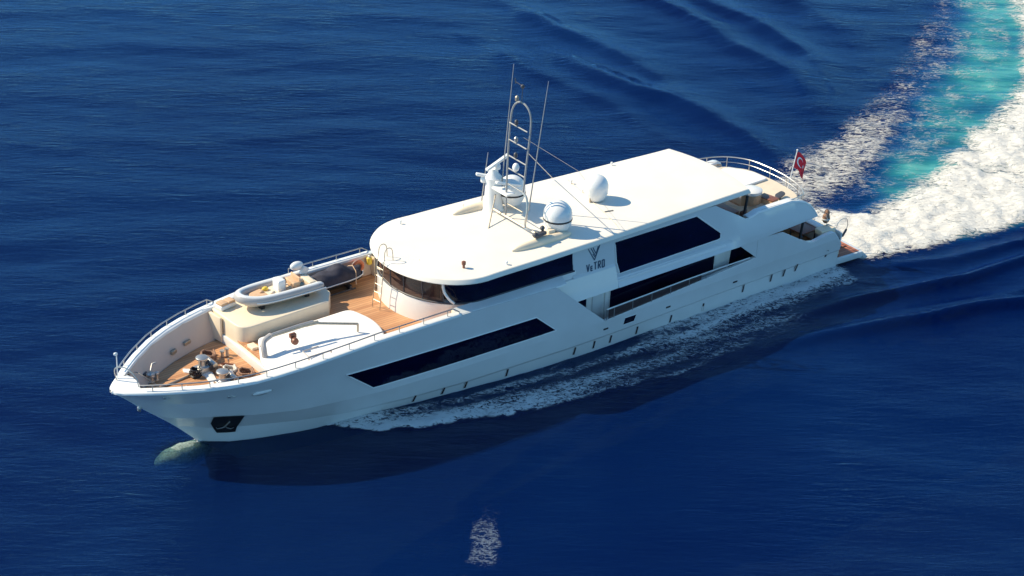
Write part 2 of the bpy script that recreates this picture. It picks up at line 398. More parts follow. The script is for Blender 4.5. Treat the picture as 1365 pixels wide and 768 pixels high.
def water_material():
    m, t, p = newmat("sea_water"); t.nodes.remove(p)
    oc = ocoord(t)
    at = N(t, "ShaderNodeAttribute", attribute_name='aer').outputs['Fac']
    an = mth(t, 'MULTIPLY', at, mth(t, 'ADD', .30, mth(t, 'MULTIPLY', noise(t, mapped(t, oc, (.16, .75, 1), (0, 0, R(37))), 1.0, 6, .65), .9)), clamp=True)
    big = noise(t, oc, .045, 3)
    deep = ramp(t, big, [(.3, (.0003, .0070, .078)), (.75, (.0009, .020, .118))])
    teal = ramp(t, an, [(.0, (.0008, .014, .12)), (.4, (.003, .07, .16)), (.75, (.022, .20, .21)), (1.0, (.10, .38, .33))])
    mc = N(t, "ShaderNodeMixRGB"); t.links.new(mth(t, 'MULTIPLY', an, 1.2, clamp=True), mc.inputs[0]); t.links.new(deep, mc.inputs[1]); t.links.new(teal, mc.inputs[2])
    # fine wind ripples: crests run across the view, plus cross chop
    rip = mapped(t, oc, (.55, 2.6, 1), (0, 0, R(36.5)))
    rip2 = mapped(t, oc, (1.2, 5.5, 1), (0, 0, R(30)))
    cal = noise(t, mapped(t, oc, (.05, .11, 1), (0, 0, R(36))), 1.0, 3)
    h = mth(t, 'ADD', mth(t, 'MULTIPLY', noise(t, rip, 1.0, 6, .62, .4), .55), mth(t, 'MULTIPLY', noise(t, rip2, 1.0, 4, .6, .2), .22))
    rip3 = mapped(t, oc, (1.6, 8.5, 1), (0, 0, R(41)))
    h = mth(t, 'ADD', h, mth(t, 'MULTIPLY', noise(t, rip3, 1.0, 5, .65, .5), .09))
    h = mth(t, 'ADD', h, mth(t, 'MULTIPLY', noise(t, oc, 4.0, 5, .65), .06))
    h = mth(t, 'MULTIPLY', h, mth(t, 'ADD', .2, mth(t, 'MULTIPLY', cal, 1.5)))
    b = N(t, "ShaderNodeBump"); b.inputs['Strength'].default_value = 1.0; b.inputs['Distance'].default_value = .09
    t.links.new(h, b.inputs['Height'])
    df = N(t, "ShaderNodeBsdfDiffuse"); t.links.new(mc.outputs[0], df.inputs[0])
    tr = N(t, "ShaderNodeBsdfTransparent"); tr.inputs[0].default_value = (.52, .76, .74, 1)
    th = N(t, "ShaderNodeAttribute", attribute_name='thin').outputs['Fac']
    tc = N(t, "ShaderNodeMixRGB"); t.links.new(th, tc.inputs[0]); tc.inputs[1].default_value = (.52, .76, .74, 1); tc.inputs[2].default_value = (.80, .92, .88, 1); t.links.new(tc.outputs[0], tr.inputs[0])
    m1 = N(t, "ShaderNodeMixShader"); t.links.new(mth(t, 'ADD', .50, mth(t, 'MULTIPLY', th, .44)), m1.inputs[0])
    t.links.new(df.outputs[0], m1.inputs[1]); t.links.new(tr.outputs[0], m1.inputs[2])
    m1b = N(t, "ShaderNodeMixShader"); t.links.new(mth(t, 'MULTIPLY', an, 2.0, clamp=True), m1b.inputs[0]); t.links.new(m1.outputs[0], m1b.inputs[1]); t.links.new(df.outputs[0], m1b.inputs[2])
    gl = N(t, "ShaderNodeBsdfGlossy"); gl.inputs['Roughness'].default_value = .05; gl.inputs['Color'].default_value = (.44, .70, 1, 1); t.links.new(b.outputs[0], gl.inputs['Normal'])
    fr = N(t, "ShaderNodeFresnel"); fr.inputs[0].default_value = 1.27; t.links.new(b.outputs[0], fr.inputs['Normal'])
    m2 = N(t, "ShaderNodeMixShader"); t.links.new(fr.outputs[0], m2.inputs[0]); t.links.new(m1b.outputs[0], m2.inputs[1]); t.links.new(gl.outputs[0], m2.inputs[2])
    t.links.new(m2.outputs[0], t.nodes["Material Output"].inputs[0])
    return m
def foam_and_glint_material(name, scale, lace, stretch=1.0, bumpd=.12, amax=1.0, gain=4.0, thr=.82, col=(.80, .82, .82)):
    m, t, p = newmat(name)
    oc = ocoord(t)
    den = N(t, "ShaderNodeAttribute", attribute_name='foam').outputs['Fac']
    v1 = mapped(t, oc, (1/stretch**.5, stretch**.5, 1), (0, 0, R(36)))
    n1 = noise(t, v1, scale, 9, .68, .9)
    n2 = noise(t, v1, scale*.42, 5, .6, 1.2)
    n1c = mth(t, 'ADD', mth(t, 'MULTIPLY', mth(t, 'SUBTRACT', n1, .5), 2.2), .5)
    rid = mth(t, 'SUBTRACT', 1.0, mth(t, 'MULTIPLY', mth(t, 'ABSOLUTE', mth(t, 'SUBTRACT', n2, .5)), 9.0), clamp=True)
    rid1 = mth(t, 'SUBTRACT', 1.0, mth(t, 'MULTIPLY', mth(t, 'ABSOLUTE', mth(t, 'SUBTRACT', n1, .5)), 9.0), clamp=True)
    rr = mth(t, 'MULTIPLY', mth(t, 'ADD', rid, rid1), .5)
    s = mth(t, 'ADD', mth(t, 'MULTIPLY', n1c, 1-lace), mth(t, 'MULTIPLY', rr, lace))
    a = mth(t, 'MULTIPLY', mth(t, 'MULTIPLY', mth(t, 'SUBTRACT', mth(t, 'ADD', s, mth(t, 'MULTIPLY', den, .85)), thr), gain, clamp=True), amax)
    p.inputs['Base Color'].default_value = (*col, 1); p.inputs['Roughness'].default_value = .75
    b = N(t, "ShaderNodeBump"); b.inputs['Strength'].default_value = 1.0; b.inputs['Distance'].default_value = bumpd
    t.links.new(n1, b.inputs['Height']); t.links.new(b.outputs[0], p.inputs['Normal'])
    tr = N(t, "ShaderNodeBsdfTransparent"); mx = N(t, "ShaderNodeMixShader")
    t.links.new(a, mx.inputs[0]); t.links.new(tr.outputs[0], mx.inputs[1]); t.links.new(p.outputs[0], mx.inputs[2])
    t.links.new(mx.outputs[0], t.nodes["Material Output"].inputs[0])
    return m
def sea():
    WM = water_material()
    def foamh(X, Y):
        f = np.clip(wake_foam(X, Y), 0, 1.2); f[:] = f*sstep(40, 43, X)
        turb = fbm(X*.9, Y*.9, 4)-.35
        return f*(.16+.55*turb)*(1-.5*sstep(55, 80, X))+.30*np.clip(bow_foam(X, Y), 0, 1)*(.25+.9*(fbm(X*1.5, Y*1.5, 3)-.4))
    def H(X, Y):
        e = sstep(0, 5, X+18)*sstep(0, 5, 100-X)*sstep(0, 5, Y+38)*sstep(0, 5, 74-Y)
        return (heights(X, Y)+foamh(X, Y))*e
    xs = np.arange(-18, 100.01, .2); ys = np.arange(-38, 74.01, .2)
    o, X, Y = build_grid("sea_water", xs, ys, 0.0, H, WM, kind='structure')
    setattr_f(o, 'aer', aerated(X, Y)); setattr_f(o, 'thin', np.exp(-(((X-3.0)/1.35)**2+((Y+.45)/1.0)**2)**2))
    x0, x1, y0, y1 = float(xs[0]), float(xs[-1]), float(ys[0]), float(ys[-1]); B = 6000
    mb = MB(); g = [-B, x0, x1, B]; h = [-B, y0, y1, B]
    for i in range(3):
        for j in range(3):
            if i == 1 and j == 1: continue
            mb.add([(g[i], h[j], 0), (g[i+1], h[j], 0), (g[i+1], h[j+1], 0), (g[i], h[j+1], 0)], [(0, 1, 2, 3)])
    obj("open_sea", mb, WM, kind='structure', smooth=0)
    dm = plain("deep_water", (.0001, .0012, .008), .9, var=.2, scale=.05)
    obj("deep_water", MB().add([(-B, -B, -7), (B, -B, -7), (B, B, -7), (-B, B, -7)], [(0, 1, 2, 3)]), dm, kind='structure', smooth=0)
    # foam sheets, built where foam lies on the water
    FB = foam_and_glint_material("bow_foam", 5.4, .35, 1.7, .07, .80, 3.2, .86); FW = foam_and_glint_material("wake_foam", 2.9, .50, 2.4, .20, .96, 2.4, .84, (.84, .80, .72))
    kb = lambda X, Y: bow_foam(X, Y)*(np.abs(Y) > np.interp(X, [p[0] for p in YW], [p[1] for p in YW])-.25)
    for sgn, lab in ((-1, 'white bow wave foam spreading along the shaded port side of the hull'), (1, 'white bow wave foam on the far starboard side of the hull')):
        yy = np.arange(0, 9.01, .12)*sgn; yy = np.sort(yy)
        o, X, Y = build_grid("bow_wave_foam", np.arange(3.2, 41.01, .12), yy, .03, H, FB, kb, kind='stuff', label=lab, category='foam')
        setattr_f(o, 'foam', kb(X, Y))
    o, X, Y = build_grid("wake_foam", np.arange(39.4, 99.01, .16), np.arange(-9, 40.01, .16), .035, H, FW, wake_foam, kind='stuff', label='bright churned white wake streaming from the stern of the yacht', category='foam')
    setattr_f(o, 'foam', wake_foam(X, Y))
    return H
HEIGHT = sea()
def flecks():  # sun glint painted as pale flecks on the water, no real foam here
    FM = foam_and_glint_material("painted_glint", 6.0, .55, 1.2, .04, .20, 4.0, 1.0, (.6, .75, .85))
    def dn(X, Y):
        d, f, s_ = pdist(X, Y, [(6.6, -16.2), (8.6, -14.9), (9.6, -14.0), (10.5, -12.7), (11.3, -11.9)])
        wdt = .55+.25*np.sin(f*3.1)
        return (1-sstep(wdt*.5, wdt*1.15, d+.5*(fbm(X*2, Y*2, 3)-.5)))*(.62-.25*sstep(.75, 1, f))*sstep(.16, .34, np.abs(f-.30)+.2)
    o, X, Y = build_grid("painted_glint_flecks", np.arange(5, 13.01, .12), np.arange(-18, -10, .12), .02, lambda X, Y: heights(X, Y), FM, dn, kind='stuff', label='small patch of white flecks painted as a sun glint on the dark water below the yacht', category='foam')
    setattr_f(o, 'foam', dn(X, Y))  # density of the painted glint flecks, not of foam
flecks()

# ------------------------------------------------------------------ YACHT
YO = (20, 0, 0)
yacht = thing("motor_yacht", YO, "long white three-deck motor yacht with black windows and a silver mast under way", "yacht")
def P(name, mb, mat, **k): return obj(name, mb, mat, k.pop('parent', yacht), **k)
def side_rows(xs, zf, yf, side, n=1):
    pass
# hull shells -------------------------------------------------------
xs_h = sorted(set([0.0, .04, .1, .2, .35, .5, .75, 1, 1.3, 1.65, 2, 2.5, 3, 3.5, 3.87, 4.3, 5, 5.6]+[6+.5*i for i in range(30)]+[20.77, 21.5, 22.2, 23, 23.91, 24.5, 25.5, 27, 29, 31, 32.4, 33.2, 33.65, 33.66, 34.2, 35.39, 36, 36.7, 37.37, 37.6, 37.9, 38.4, 38.9, 39.2, 39.4, 39.6, 40.0]))
NS = 16
def hull_section(x):
    zt = ztop(x); s = [q for q in section(x)]
    zs_ = [q[0] for q in s]; ys_ = [q[1] for q in s]
    # knuckle-aligned nodes: fixed count
    zst = s[0][0]; knots = [zst]
    zc = lerp(x, ZC); zk = lerp(x, ZK)
    for z in (0.0, zc-.14, zc, zk): knots.append(min(max(z, zst+.001), zt))
    for i in range(1, 7): knots.append(min(max(max(zk, zst)+(lerp(x, ZS)-max(zk, zst))*i/6, zst+.001), zt))
    return [(z, float(np.interp(z, zs_, ys_))) for z in knots]
for sg, nm in ((-1, 'port'), (1, 'starboard')):
    rows = [[(x, sg*y, z) for z, y in hull_section(x)] for x in xs_h]
    mb = MB().grid(rows, flip=(sg < 0))
    h = P("hull_side", mb, HULLW, smooth=7, solid=.05, soff=1 if False else 0)
    # slanted web closing the aft end of the side-deck opening
    pts = [(32.42, 3.46), (33.66, 2.47), (33.66, 3.52)]
    mb = MB().add([(x, sg*(YH(x, z)), z) for x, z in pts]+[(x, sg*(YH(x, z)-.06), z) for x, z in pts], [(0, 1, 2), (5, 4, 3), (0, 3, 4, 1), (1, 4, 5, 2), (2, 5, 3, 0)])
    P("hull_web", mb, HULLW, smooth=0)
# transom
tz = [(-.9), 0.0, .5, 1.0, 1.45]
mb = MB().grid([[(40.0-.02*abs(y), y, z) for y in np.linspace(-YH(40, z), YH(40, z), 9)] for z in (-.9, 0, .45, 1.0, 1.9, 2.15)])
P("transom", mb, HULLW, smooth=30, solid=.08)
# bulb
mb = MB(); mb.ball((3.15, 0, -.55), (1.40, .58, .56), 28, 18)
mb.v = [(x, y, z+.03*math.sin(x*9+y*7)*math.cos(y*11)) for x, y, z in mb.v]
P("bulbous_bow", mb, BULB, smooth=60)
# cap rail (wide white bulwark top) ---------------------------------
def capw(x): return lerp(x, [(0, .9), (1, .5), (3, .46), (6, .44), (8, .40), (15.3, .36)])
xs_c = [0.0, .03, .08, .15, .25, .4, .6, .8, 1, 1.3, 1.6, 2, 2.5, 3, 3.5, 4, 4.5, 5, 5.5, 6]+[6.5+.5*i for i in range(18)]+[15.35]
def capin(x): return max(0.0, lerp(x, YS)-capw(x)*(1 if x > .95 else 3))
def deck_hw(x, z, inset): return max(.02, min(capin(x)-inset, YH(x, z)-.10))
for sg in (-1, 1):
    rows = []
    for x in xs_c:
        yo = lerp(x, YS)+.03; yi = capin(x); z = lerp(x, ZS)
        if x == 0: yo = .10
        rows.append([(x-.03 if x < .5 else x, sg*yo, z-.07), (x-.03 if x < .5 else x, sg*(yo), z+.02), (x, sg*max(yo-.04, 0), z+.055), (x, sg*(max(yi+.04, 0)), z+.055), (x, sg*yi, z+.02), (x, sg*yi, z-.07)])
    mb = MB().grid(rows, flip=(sg > 0), close=True)
    n = len(mb.v); mb.f.append(tuple(range(n-6, n)))
    P("cap_rail", mb, WHITE, smooth=50)
# bow nose plate
P("nose_plate", MB().prism([(.0, -.1), (.0, .1), (.35, .5), (.95, .9), (1.15, .3), (1.15, -.3), (.95, -.9), (.35, -.5)], lambda x, y: lerp(x, ZS)+.03, lambda x, y: lerp(x, ZS)+.06), WHITE, smooth=0)
# lining: inner bulwark faces ---------------------------------------
for sg in (-1, 1):
    rows = []
    for x in [.95, 1.3, 1.7, 2.2, 2.8, 3.4, 4, 4.6, 5.2, 5.8, 6.3, 6.75]:
        yi = capin(x)+.02; z = lerp(x, ZS)-.02; yd = deck_hw(x, 2.95, .50*min(1, (x-.6)/1.5))+.02
        rows.append([(x, sg*(yi+(yd-yi)*t**1.15), z+(2.98-z)*t) for t in (0, .25, .5, .75, 1)])
    P("bulwark_lining", MB().grid(rows, flip=(sg < 0)), LINING, smooth=40)
    rows = []
    for x in [6.7, 7.5, 8.5, 9.5, 10.5, 11.5, 12.5, 13.5, 14.5, 15.3]:
        yi = capin(x)+.02; z = lerp(x, ZS)-.02
        rows.append([(x, sg*yi, z), (x, sg*min(yi-.03, YH(x, 4.0)-.08), (z+3.59)/2), (x, sg*min(yi-.06, YH(x, 3.6)-.08), 3.59)])
    P("bulwark_lining", MB().grid(rows, flip=(sg < 0)), LINING, smooth=40)
    for x in np.arange(11.9, 15.0, .9):     # bulwark stanchions
        pass
# decks --------------------------------------------------------------
def deck_poly(x0, x1, z, inset, n=16):
    X = np.linspace(x0, x1, n); return [(x, -deck_hw(x, z, inset(x))) for x in X]+[(x, deck_hw(x, z, inset(x))) for x in X[::-1]]
P("anchor_deck", MB().prism(deck_poly(1.45, 6.9, 2.9, lambda x: .50*min(1, (x-.6)/1.5)), 2.94, 3.0), TEAK, smooth=0)
P("foredeck", MB().prism(deck_poly(6.75, 16.5, 3.5, lambda x: .02), 3.52, 3.6), TEAK, smooth=0)
# bow well aft coaming and step
P("well_coaming", MB().prism([(6.55, 2.6), (6.62, 2.2), (6.62, -2.62), (6.80, -2.66), (6.80, 2.7)], 2.95, 3.42), WHITE, bevel=.03)
P("well_step", MB().box((7.1, -.6, 3.3), (.6, 3.6, .5)).box((7.0, .25, 3.6), (.34, .5, .25)), CREAM, bevel=.03)
# tender block
def rounded(poly, r, n=5):
    out = []; m = len(poly)
    for i in range(m):
        p = Vector(poly[i]); a = Vector(poly[i-1]); b = Vector(poly[(i+1) % m])
        rr = r[i] if isinstance(r, list) else r
        if rr <= 0: out.append(tuple(p)); continue
        d1 = (a-p).normalized(); d2 = (b-p).normalized(); q = min(rr, (a-p).length*.49, (b-p).length*.49)
        s = p+d1*q; e = p+d2*q
        for k in range(n+1):
            t = k/n; out.append(tuple((1-t)**2*s+2*t*(1-t)*p+t*t*e))
    return out
blk = rounded([(6.62, 3.45), (6.75, .72), (11.40, .98), (11.95, 1.75), (11.95, 3.52), (9.0, 3.55)], [0, .7, .08, .08, .1, 0])
P("tender_plinth", MB().prism(blk, 3.0, 4.36), CREAM, bevel=.06)
P("plinth_hatch", MB().prism(rounded([(6.40, 3.2), (6.52, 2.35), (6.62, 2.35), (6.55, 3.2)], 0), 3.05, 4.28), CREAM, bevel=.02)
hp = P("locker_door", MB().box((6.50, 2.75, 3.7), (.05, .28, .75), rz=R(5)), TAN, bevel=.02)
# starboard coaming shoulder beside the plinth
P("coaming_pad", MB().prism([(6.1, 3.35), (6.6, 3.3), (9.2, 3.5), (9.2, 3.62), (7.6, 3.62), (6.3, 3.45)], 3.9, 4.40), WHITE, bevel=.04)
# port padded platform
pad = rounded([(7.35, .42), (6.55, -1.2), (6.15, -2.85), (6.9, -3.12), (11.6, -3.42), (12.35, -2.3), (12.62, -1.0), (12.25, .55)], [.15, .1, .3, .1, .3, .9, .9, .45])
P("pad_base", MB().prism([(7.3, .35), (6.75, -1.2), (6.65, -2.6), (12.0, -2.9), (12.0, .4)], 3.0, 3.6), WHITE)
P("padded_platform", MB().prism(pad, 3.6, 3.93), PADM, bevel=.12)
P("pad_hinge", MB().box((7.0, -.55, 3.96), (.04, .34, .05)), BRASSY, smooth=0)
P("pad_latch", MB().box((6.50, -1.6, 3.72), (.03, .10, .2)), BRASSY, smooth=0)
# aft bulkheads of the foredeck, beside the wheelhouse
for sg in (-1, 1):
    P("side_bulkhead", MB().box((15.32, sg*3.47, 4.1), (.06, .50, 1.0)), CREAM, bevel=.02)
    rows = []
    for x in (15.2, 16, 17, 18, 19, 20, 20.8, 21.4):
        z = lerp(x, ZS); rows.append([(x, sg*(lerp(x, YS)), z-.06), (x, sg*(lerp(x, YS)-.03), z+.02), (x, sg*3.52, 4.70), (x, sg*3.39, 4.75)])
    P("side_shoulder", MB().grid(rows, flip=(sg < 0)), HULLW, smooth=20)

# wheelhouse ---------------------------------------------------------
def foot(x0, a, wd, th): return (x0+a*(1-math.cos(th)), wd*math.sin(th))
def ring(x0, a, wd, z, xend, th0=-90, th1=90, n=40, ends=True):
    pts = [(xend, -wd, z)] if ends else []
    pts += [(*foot(x0, a, wd, R(th0+(th1-th0)*i/n)), z) for i in range(n+1)]
    if ends: pts.append((xend, wd, z))
    return pts
P("wheelhouse_wall", MB().grid([ring(14.08, 3.0, 3.34, 3.58, 22.3), ring(14.10, 2.9, 3.37, 4.1, 22.3), ring(14.17, 2.65, 3.42, 4.66, 22.3), ring(14.25, 2.62, 3.38, 4.73, 22.3), ring(14.6, 2.6, 3.2, 4.74, 22.3)], flip=True), CREAM if False else WHITE, smooth=40)
P("window_sill", MB().tube([(p[0]-.02, p[1]*1.005, 4.735) for p in ring(14.2, 2.62, 3.41, 4.7, 22.2)], .045, 6), DARKG)
# interior of wheelhouse
P("cabin_floor", MB().prism([(p[0], p[1]) for p in ring(14.7, 2.4, 3.1, 0, 21.9)], 4.2, 4.28), BLIND, smooth=0)
P("cabin_bulkhead", MB().box((18.2, 0, 5.0), (.1, 6.2, 1.5)), BLIND, smooth=0)
P("helm_console", MB().prism(rounded([(14.95, 1.6), (14.75, 0), (14.95, -1.5), (15.5, -1.4), (15.35, 0), (15.5, 1.5)], .2), 4.28, 5.0), DARKG, bevel=.05)
for y in (1.2, -.1, -1.3):
    P("helm_seat", MB().box((16.2, y, 4.75), (.5, .55, .5)).box((16.5, y, 5.15), (.15, .55, .7)), BLACK, bevel=.06)
P("window_blind", MB().box((15.45, -2.2, 5.1), (.04, .5, .8), rz=R(-40)), CREAM, smooth=0)
P("chart_shelf", MB().box((14.75, .9, 4.86), (.3, 1.7, .03), rz=R(8)), CREAM, smooth=0)
GT = [(14.25, 2.62, 3.385, 4.74), (14.24, 2.62, 3.33, 5.2), (14.22, 2.62, 3.28, 5.82)]
def gl_ring(g, th0, th1, n=24): return [(*foot(g[0], g[1], g[2], R(th0+(th1-th0)*i/n)), g[3]) for i in range(n+1)]
fg = P("front_windscreen", MB().grid([gl_ring(g, -52, 70) for g in GT], flip=True), SGLASS, smooth=60)
for th in (-52, -33, -14, 3, 19, 35, 51, 66):
    p = [(*foot(g[0]-.015, g[1], g[2]+.01, R(th)), g[3]) for g in GT]
    P("windscreen_post", MB().tube(p, .032, 5), DARKG, smooth=60, parent=fg)
# dark side glass wrapping forward, with a swept front edge
for sg in (-1, 1):
    rows = []
    edge = [(-62, 4.745), (-57.5, 4.95), (-53.5, 5.3), (-52, 5.82)]
    for k, t in enumerate(np.linspace(0, 1, 8)):
        z = 4.745+t*(5.82-4.745); th0 = float(np.interp(z, [e[1] for e in edge], [e[0] for e in edge]))
        g = [np.interp(z, [q[3] for q in GT], [q[i] for q in GT]) for i in range(3)]
        row = [foot(g[0]-.03, g[1], g[2]+.03, R(th0+(-90-th0)*i/14)) for i in range(15)]
        row += [(x, -(g[2]+.03)) for x in (17.6, 18.6, 19.6, 20.6, 21.4, 22.12)]
        rows.append([(p[0], -sg*p[1]*1.0 if False else (p[1] if sg < 0 else -p[1]), z) for p in row])
    P("side_window", MB().grid(rows, flip=(sg < 0)), DGLASS, smooth=60)
    e = [(*foot(14.19, 2.62, 3.44 if z < 5 else 3.36, R(th)), z) for th, z in edge]
    P("window_pillar", MB().tube(smoothpath([(p[0], p[1] if sg < 0 else -p[1], p[2]) for p in e], 4), .07, 6), WHITE, smooth=60)

# upper side walls, fascia and saloon --------------------------------
def ztopU(x): return lerp(x, [(20.3, 5.84), (31.0, 5.84), (32.83, 4.76), (33.25, 4.78), (33.7, 4.90), (36.0, 4.92), (36.8, 4.74), (37.25, 4.45), (37.55, 4.1), (37.75, 3.76)])
def ztopS(x, sg): return ztopU(x) if sg < 0 or x < 33.0 else min(ztopU(x), 4.22)
xsU = [20.3, 21, 22.0, 22.12, 22.13, 23, 24, 24.61, 24.63, 26, 28, 30, 31.1, 31.4, 31.7, 32.0, 32.4, 32.83, 33.25, 33.45, 33.7, 34.3, 35, 35.6, 36.0, 36.3, 36.8, 37.05, 37.25, 37.4, 37.55, 37.75]
for sg in (-1, 1):
    rows = []
    for x in xsU:
        lo = LOWF(x); zt = ztopS(x, sg); kn = [lo] + ([]); kn = [lo, 3.72, 3.82, 4.15, 4.32, 4.42, 4.9, 5.3, 5.84]
        row = []
        for z in kn:
            z = min(max(z, lo), zt); row.append((x, sg*YU(x, z), z))
        row[0] = (x, sg*(YU(x, lo)), lo)
        if x < 22.125:   # behind the glass band: keep below the shoulder
            row = [(x, sg*min(abs(q[1]), 2.9) if q[2] > 4.40 else q[1], q[2]) for q in row]
        rows.append([(x, sg*(YU(x, lo)-.10), lo-.01)]+row)
    P("upper_side", MB().grid(rows, flip=(sg < 0)), HULLW, smooth=22, solid=.07)
    # rounded white capping along the aft bulwark
    pth = [(x, sg*(YU(x, ztopS(x, sg))-.10), ztopS(x, sg)+.02) for x in (33.0, 33.3, 33.7, 34.5, 35.3, 36.0, 36.5, 36.9, 37.25, 37.5, 37.7)]
    rows = []
    for x, y, z in pth: rows.append([(x, y+sg*.17, z-.05), (x, y+sg*.13, z+.03), (x, y-sg*.25, z+.03), (x, y-sg*.30, z-.05)])
    P("bulwark_cap", MB().grid(rows, close=True, flip=(sg > 0)), WHITE, smooth=50)
def side_poly(pts, yf, off, sg, n=22):
    """fill polygon (x,z) on the surface y=yf by horizontal strips between the two monotone chains"""
    zs = sorted(set([p[1] for p in pts]+list(np.linspace(min(p[1] for p in pts), max(p[1] for p in pts), n))))
    rows = []
    m = len(pts)
    for z in zs:
        xi = []
        for i in range(m):
            a, b = pts[i], pts[(i+1) % m]
            if abs(a[1]-b[1]) < 1e-9:
                if abs(a[1]-z) < 1e-9: xi += [a[0], b[0]]
                continue
            t = (z-a[1])/(b[1]-a[1])
            if -1e-9 <= t <= 1+1e-9: xi.append(a[0]+t*(b[0]-a[0]))
        x0, x1 = min(xi), max(xi)
        rows.append([(x, sg*(yf(x, z)+off), z) for x in np.linspace(x0, x1, 44)])
    return MB().grid(rows, flip=(sg < 0))
def window(name, pts, yf, sg, off=.045, fr=.035, frame=True, mat=None):
    g = P(name, side_poly(pts, yf, off, sg), mat or DGLASS, smooth=60)
    if frame:
        path = []
        m = len(pts)
        for i in range(m):
            a, b = pts[i], pts[(i+1) % m]
            for k in range(6):
                x = a[0]+(b[0]-a[0])*k/6; z = a[1]+(b[1]-a[1])*k/6; path.append((x, sg*(yf(x, z)+off*.8), z))
        P("window_frame", MB().tube(path, fr, 4, closed=True), WHITE, smooth=0, parent=g)
    return g
for sg in (-1, 1):
    yup = lambda x, z: 3.36-(z-3.82)*.062
    window("saloon_window", [(24.99, 3.80), (24.78, 4.45), (24.69, 5.52), (29.85, 5.56), (31.5, 4.24), (31.46, 3.98), (31.3, 3.93)], yup, sg, off=.05, fr=.04)
    window("hull_window", [(9.50, 3.18), (11.03, 1.93), (20.95, 2.10), (19.70, 3.17)], YH, sg, off=.055, fr=.035)
# name and emblem ----------------------------------------------------
def stroke(mb, p, q, t, sg):
    (x0, z0), (x1, z1) = p, q
    d = Vector((x1-x0, 0, z1-z0)); d.normalize(); nrm = Vector((-d.z, 0, d.x))*t/2
    def Y(x, z): return sg*(YU(x, z)+.035)
    vs = []
    for o_ in (0, .02):
        for s_, (x, z) in ((-1, (x0, z0)), (1, (x0, z0)), (1, (x1, z1)), (-1, (x1, z1))):
            xx, zz = x+nrm.x*s_, z+nrm.z*s_; vs.append((xx, Y(xx, zz)+sg*o_, zz))
    mb.add(vs, [(0, 1, 2, 3), (7, 6, 5, 4), (0, 4, 5, 1), (1, 5, 6, 2), (2, 6, 7, 3), (3, 7, 4, 0)])
LET = {'V': [((0, 1), (.5, 0)), ((.5, 0), (1, 1))], 'e': [((.1, .9), (.9, .9)), ((.1, .45), (.9, .45)), ((.1, 0), (.9, 0)), ((.1, 0), (.1, .9))],
       'T': [((0, 1), (1, 1)), ((.5, 0), (.5, 1))], 'R': [((.1, 0), (.1, 1)), ((.1, 1), (.9, 1)), ((.9, 1), (.9, .5)), ((.1, .5), (.9, .5)), ((.45, .5), (.95, 0))],
       'O': [((.1, 0), (.1, 1)), ((.9, 0), (.9, 1)), ((.1, 1), (.9, 1)), ((.1, 0), (.9, 0))]}
for sg in (-1, 1):
    mb = MB(); x = 22.93
    seq = [('V', 1.0), ('e', .68), ('T', 1.0), ('R', 1.0), ('O', 1.0)]
    for ch, hs in seq:
        wd = .155 if ch != 'e' else .12; ht = .36*hs; x = x
        for a, b in LET[ch]:
            f = (lambda u: x+u*wd) if sg < 0 else (lambda u: 2*23.5-(x+u*wd))
            stroke(mb, (f(a[0]), 4.47+a[1]*ht), (f(b[0]), 4.47+b[1]*ht), .055, sg)
        x += wd+.085
    P("name_lettering", mb, NAVY, smooth=0)
    mb = MB(); f = (lambda u: u) if sg < 0 else (lambda u: 2*23.5-u)
    for a, b in (((23.02, 5.62), (23.40, 4.96)), ((23.40, 4.96), (23.72, 5.66)), ((23.18, 5.62), (23.36, 5.32)), ((23.30, 5.62), (23.50, 5.26)), ((23.36, 5.32), (23.46, 5.18)), ((23.30, 5.30), (23.42, 5.12)), ((23.50, 5.26), (23.62, 5.62))):
        stroke(mb, (f(a[0]), a[1]), (f(b[0]), b[1]), .042, sg)
    P("emblem", mb, NAVY, smooth=0)

# roof ----------------------------------------------------------------
WR = [(16.9, 3.78), (20, 3.74), (24, 3.62), (30, 3.33), (33.2, 3.18)]
def roof_ring(f, ins, z):
    """f scales the half width, ins pulls the ends in"""
    pts = []
    for i in range(33):
        th = R(-90+180*i/32); pts.append((13.86+ins+3.04*(1-math.cos(th))*(1-ins*.2), 3.80*math.sin(th)*f))
    for x in np.linspace(17.6, 33.3, 22): pts.append((x, lerp(x, WR)*f))
    xe, we = 33.45, lerp(33.3, WR)*f
    for i in range(9):
        a = i/8; y = we*(1-2*a); pts.append((34.05-ins-.055*(y/max(f, .2))**2, y))
    for x in np.linspace(33.3, 17.6, 22): pts.append((x, -lerp(x, WR)*f))
    return [(x, y, z(x, y) if callable(z) else z) for x, y in pts]
def drop(x): return .0
base = roof_ring(1.0, 0, 0)
def rr_(off, z, ff=None):
    out = []
    for x, y, _ in base:
        sx = min(max(x, 17.2), 31.6); r_ = math.hypot(x-sx, y) or 1
        k = ff if ff is not None else 1-off/r_
        out.append((sx+(x-sx)*k, y*k, z))
    return out
rings = [rr_(.6, 5.835), rr_(.04, 5.82), rr_(0, 5.84), rr_(-.005, 5.87), rr_(.03, 5.93), rr_(.10, 6.03), rr_(.14, 6.055), rr_(.24, 6.07), rr_(.8, 6.09), rr_(0, 6.13, .5), rr_(0, 6.15, .2), rr_(0, 6.155, 0.0)]
mb = MB().grid(rings, flip=True, close=True)
P("roof", mb, ROOFW, smooth=22)
P("roof_soffit", MB().prism([(p[0], p[1]) for p in rr_(.5, 0)], 5.81, 5.832), WHITE, smooth=0)
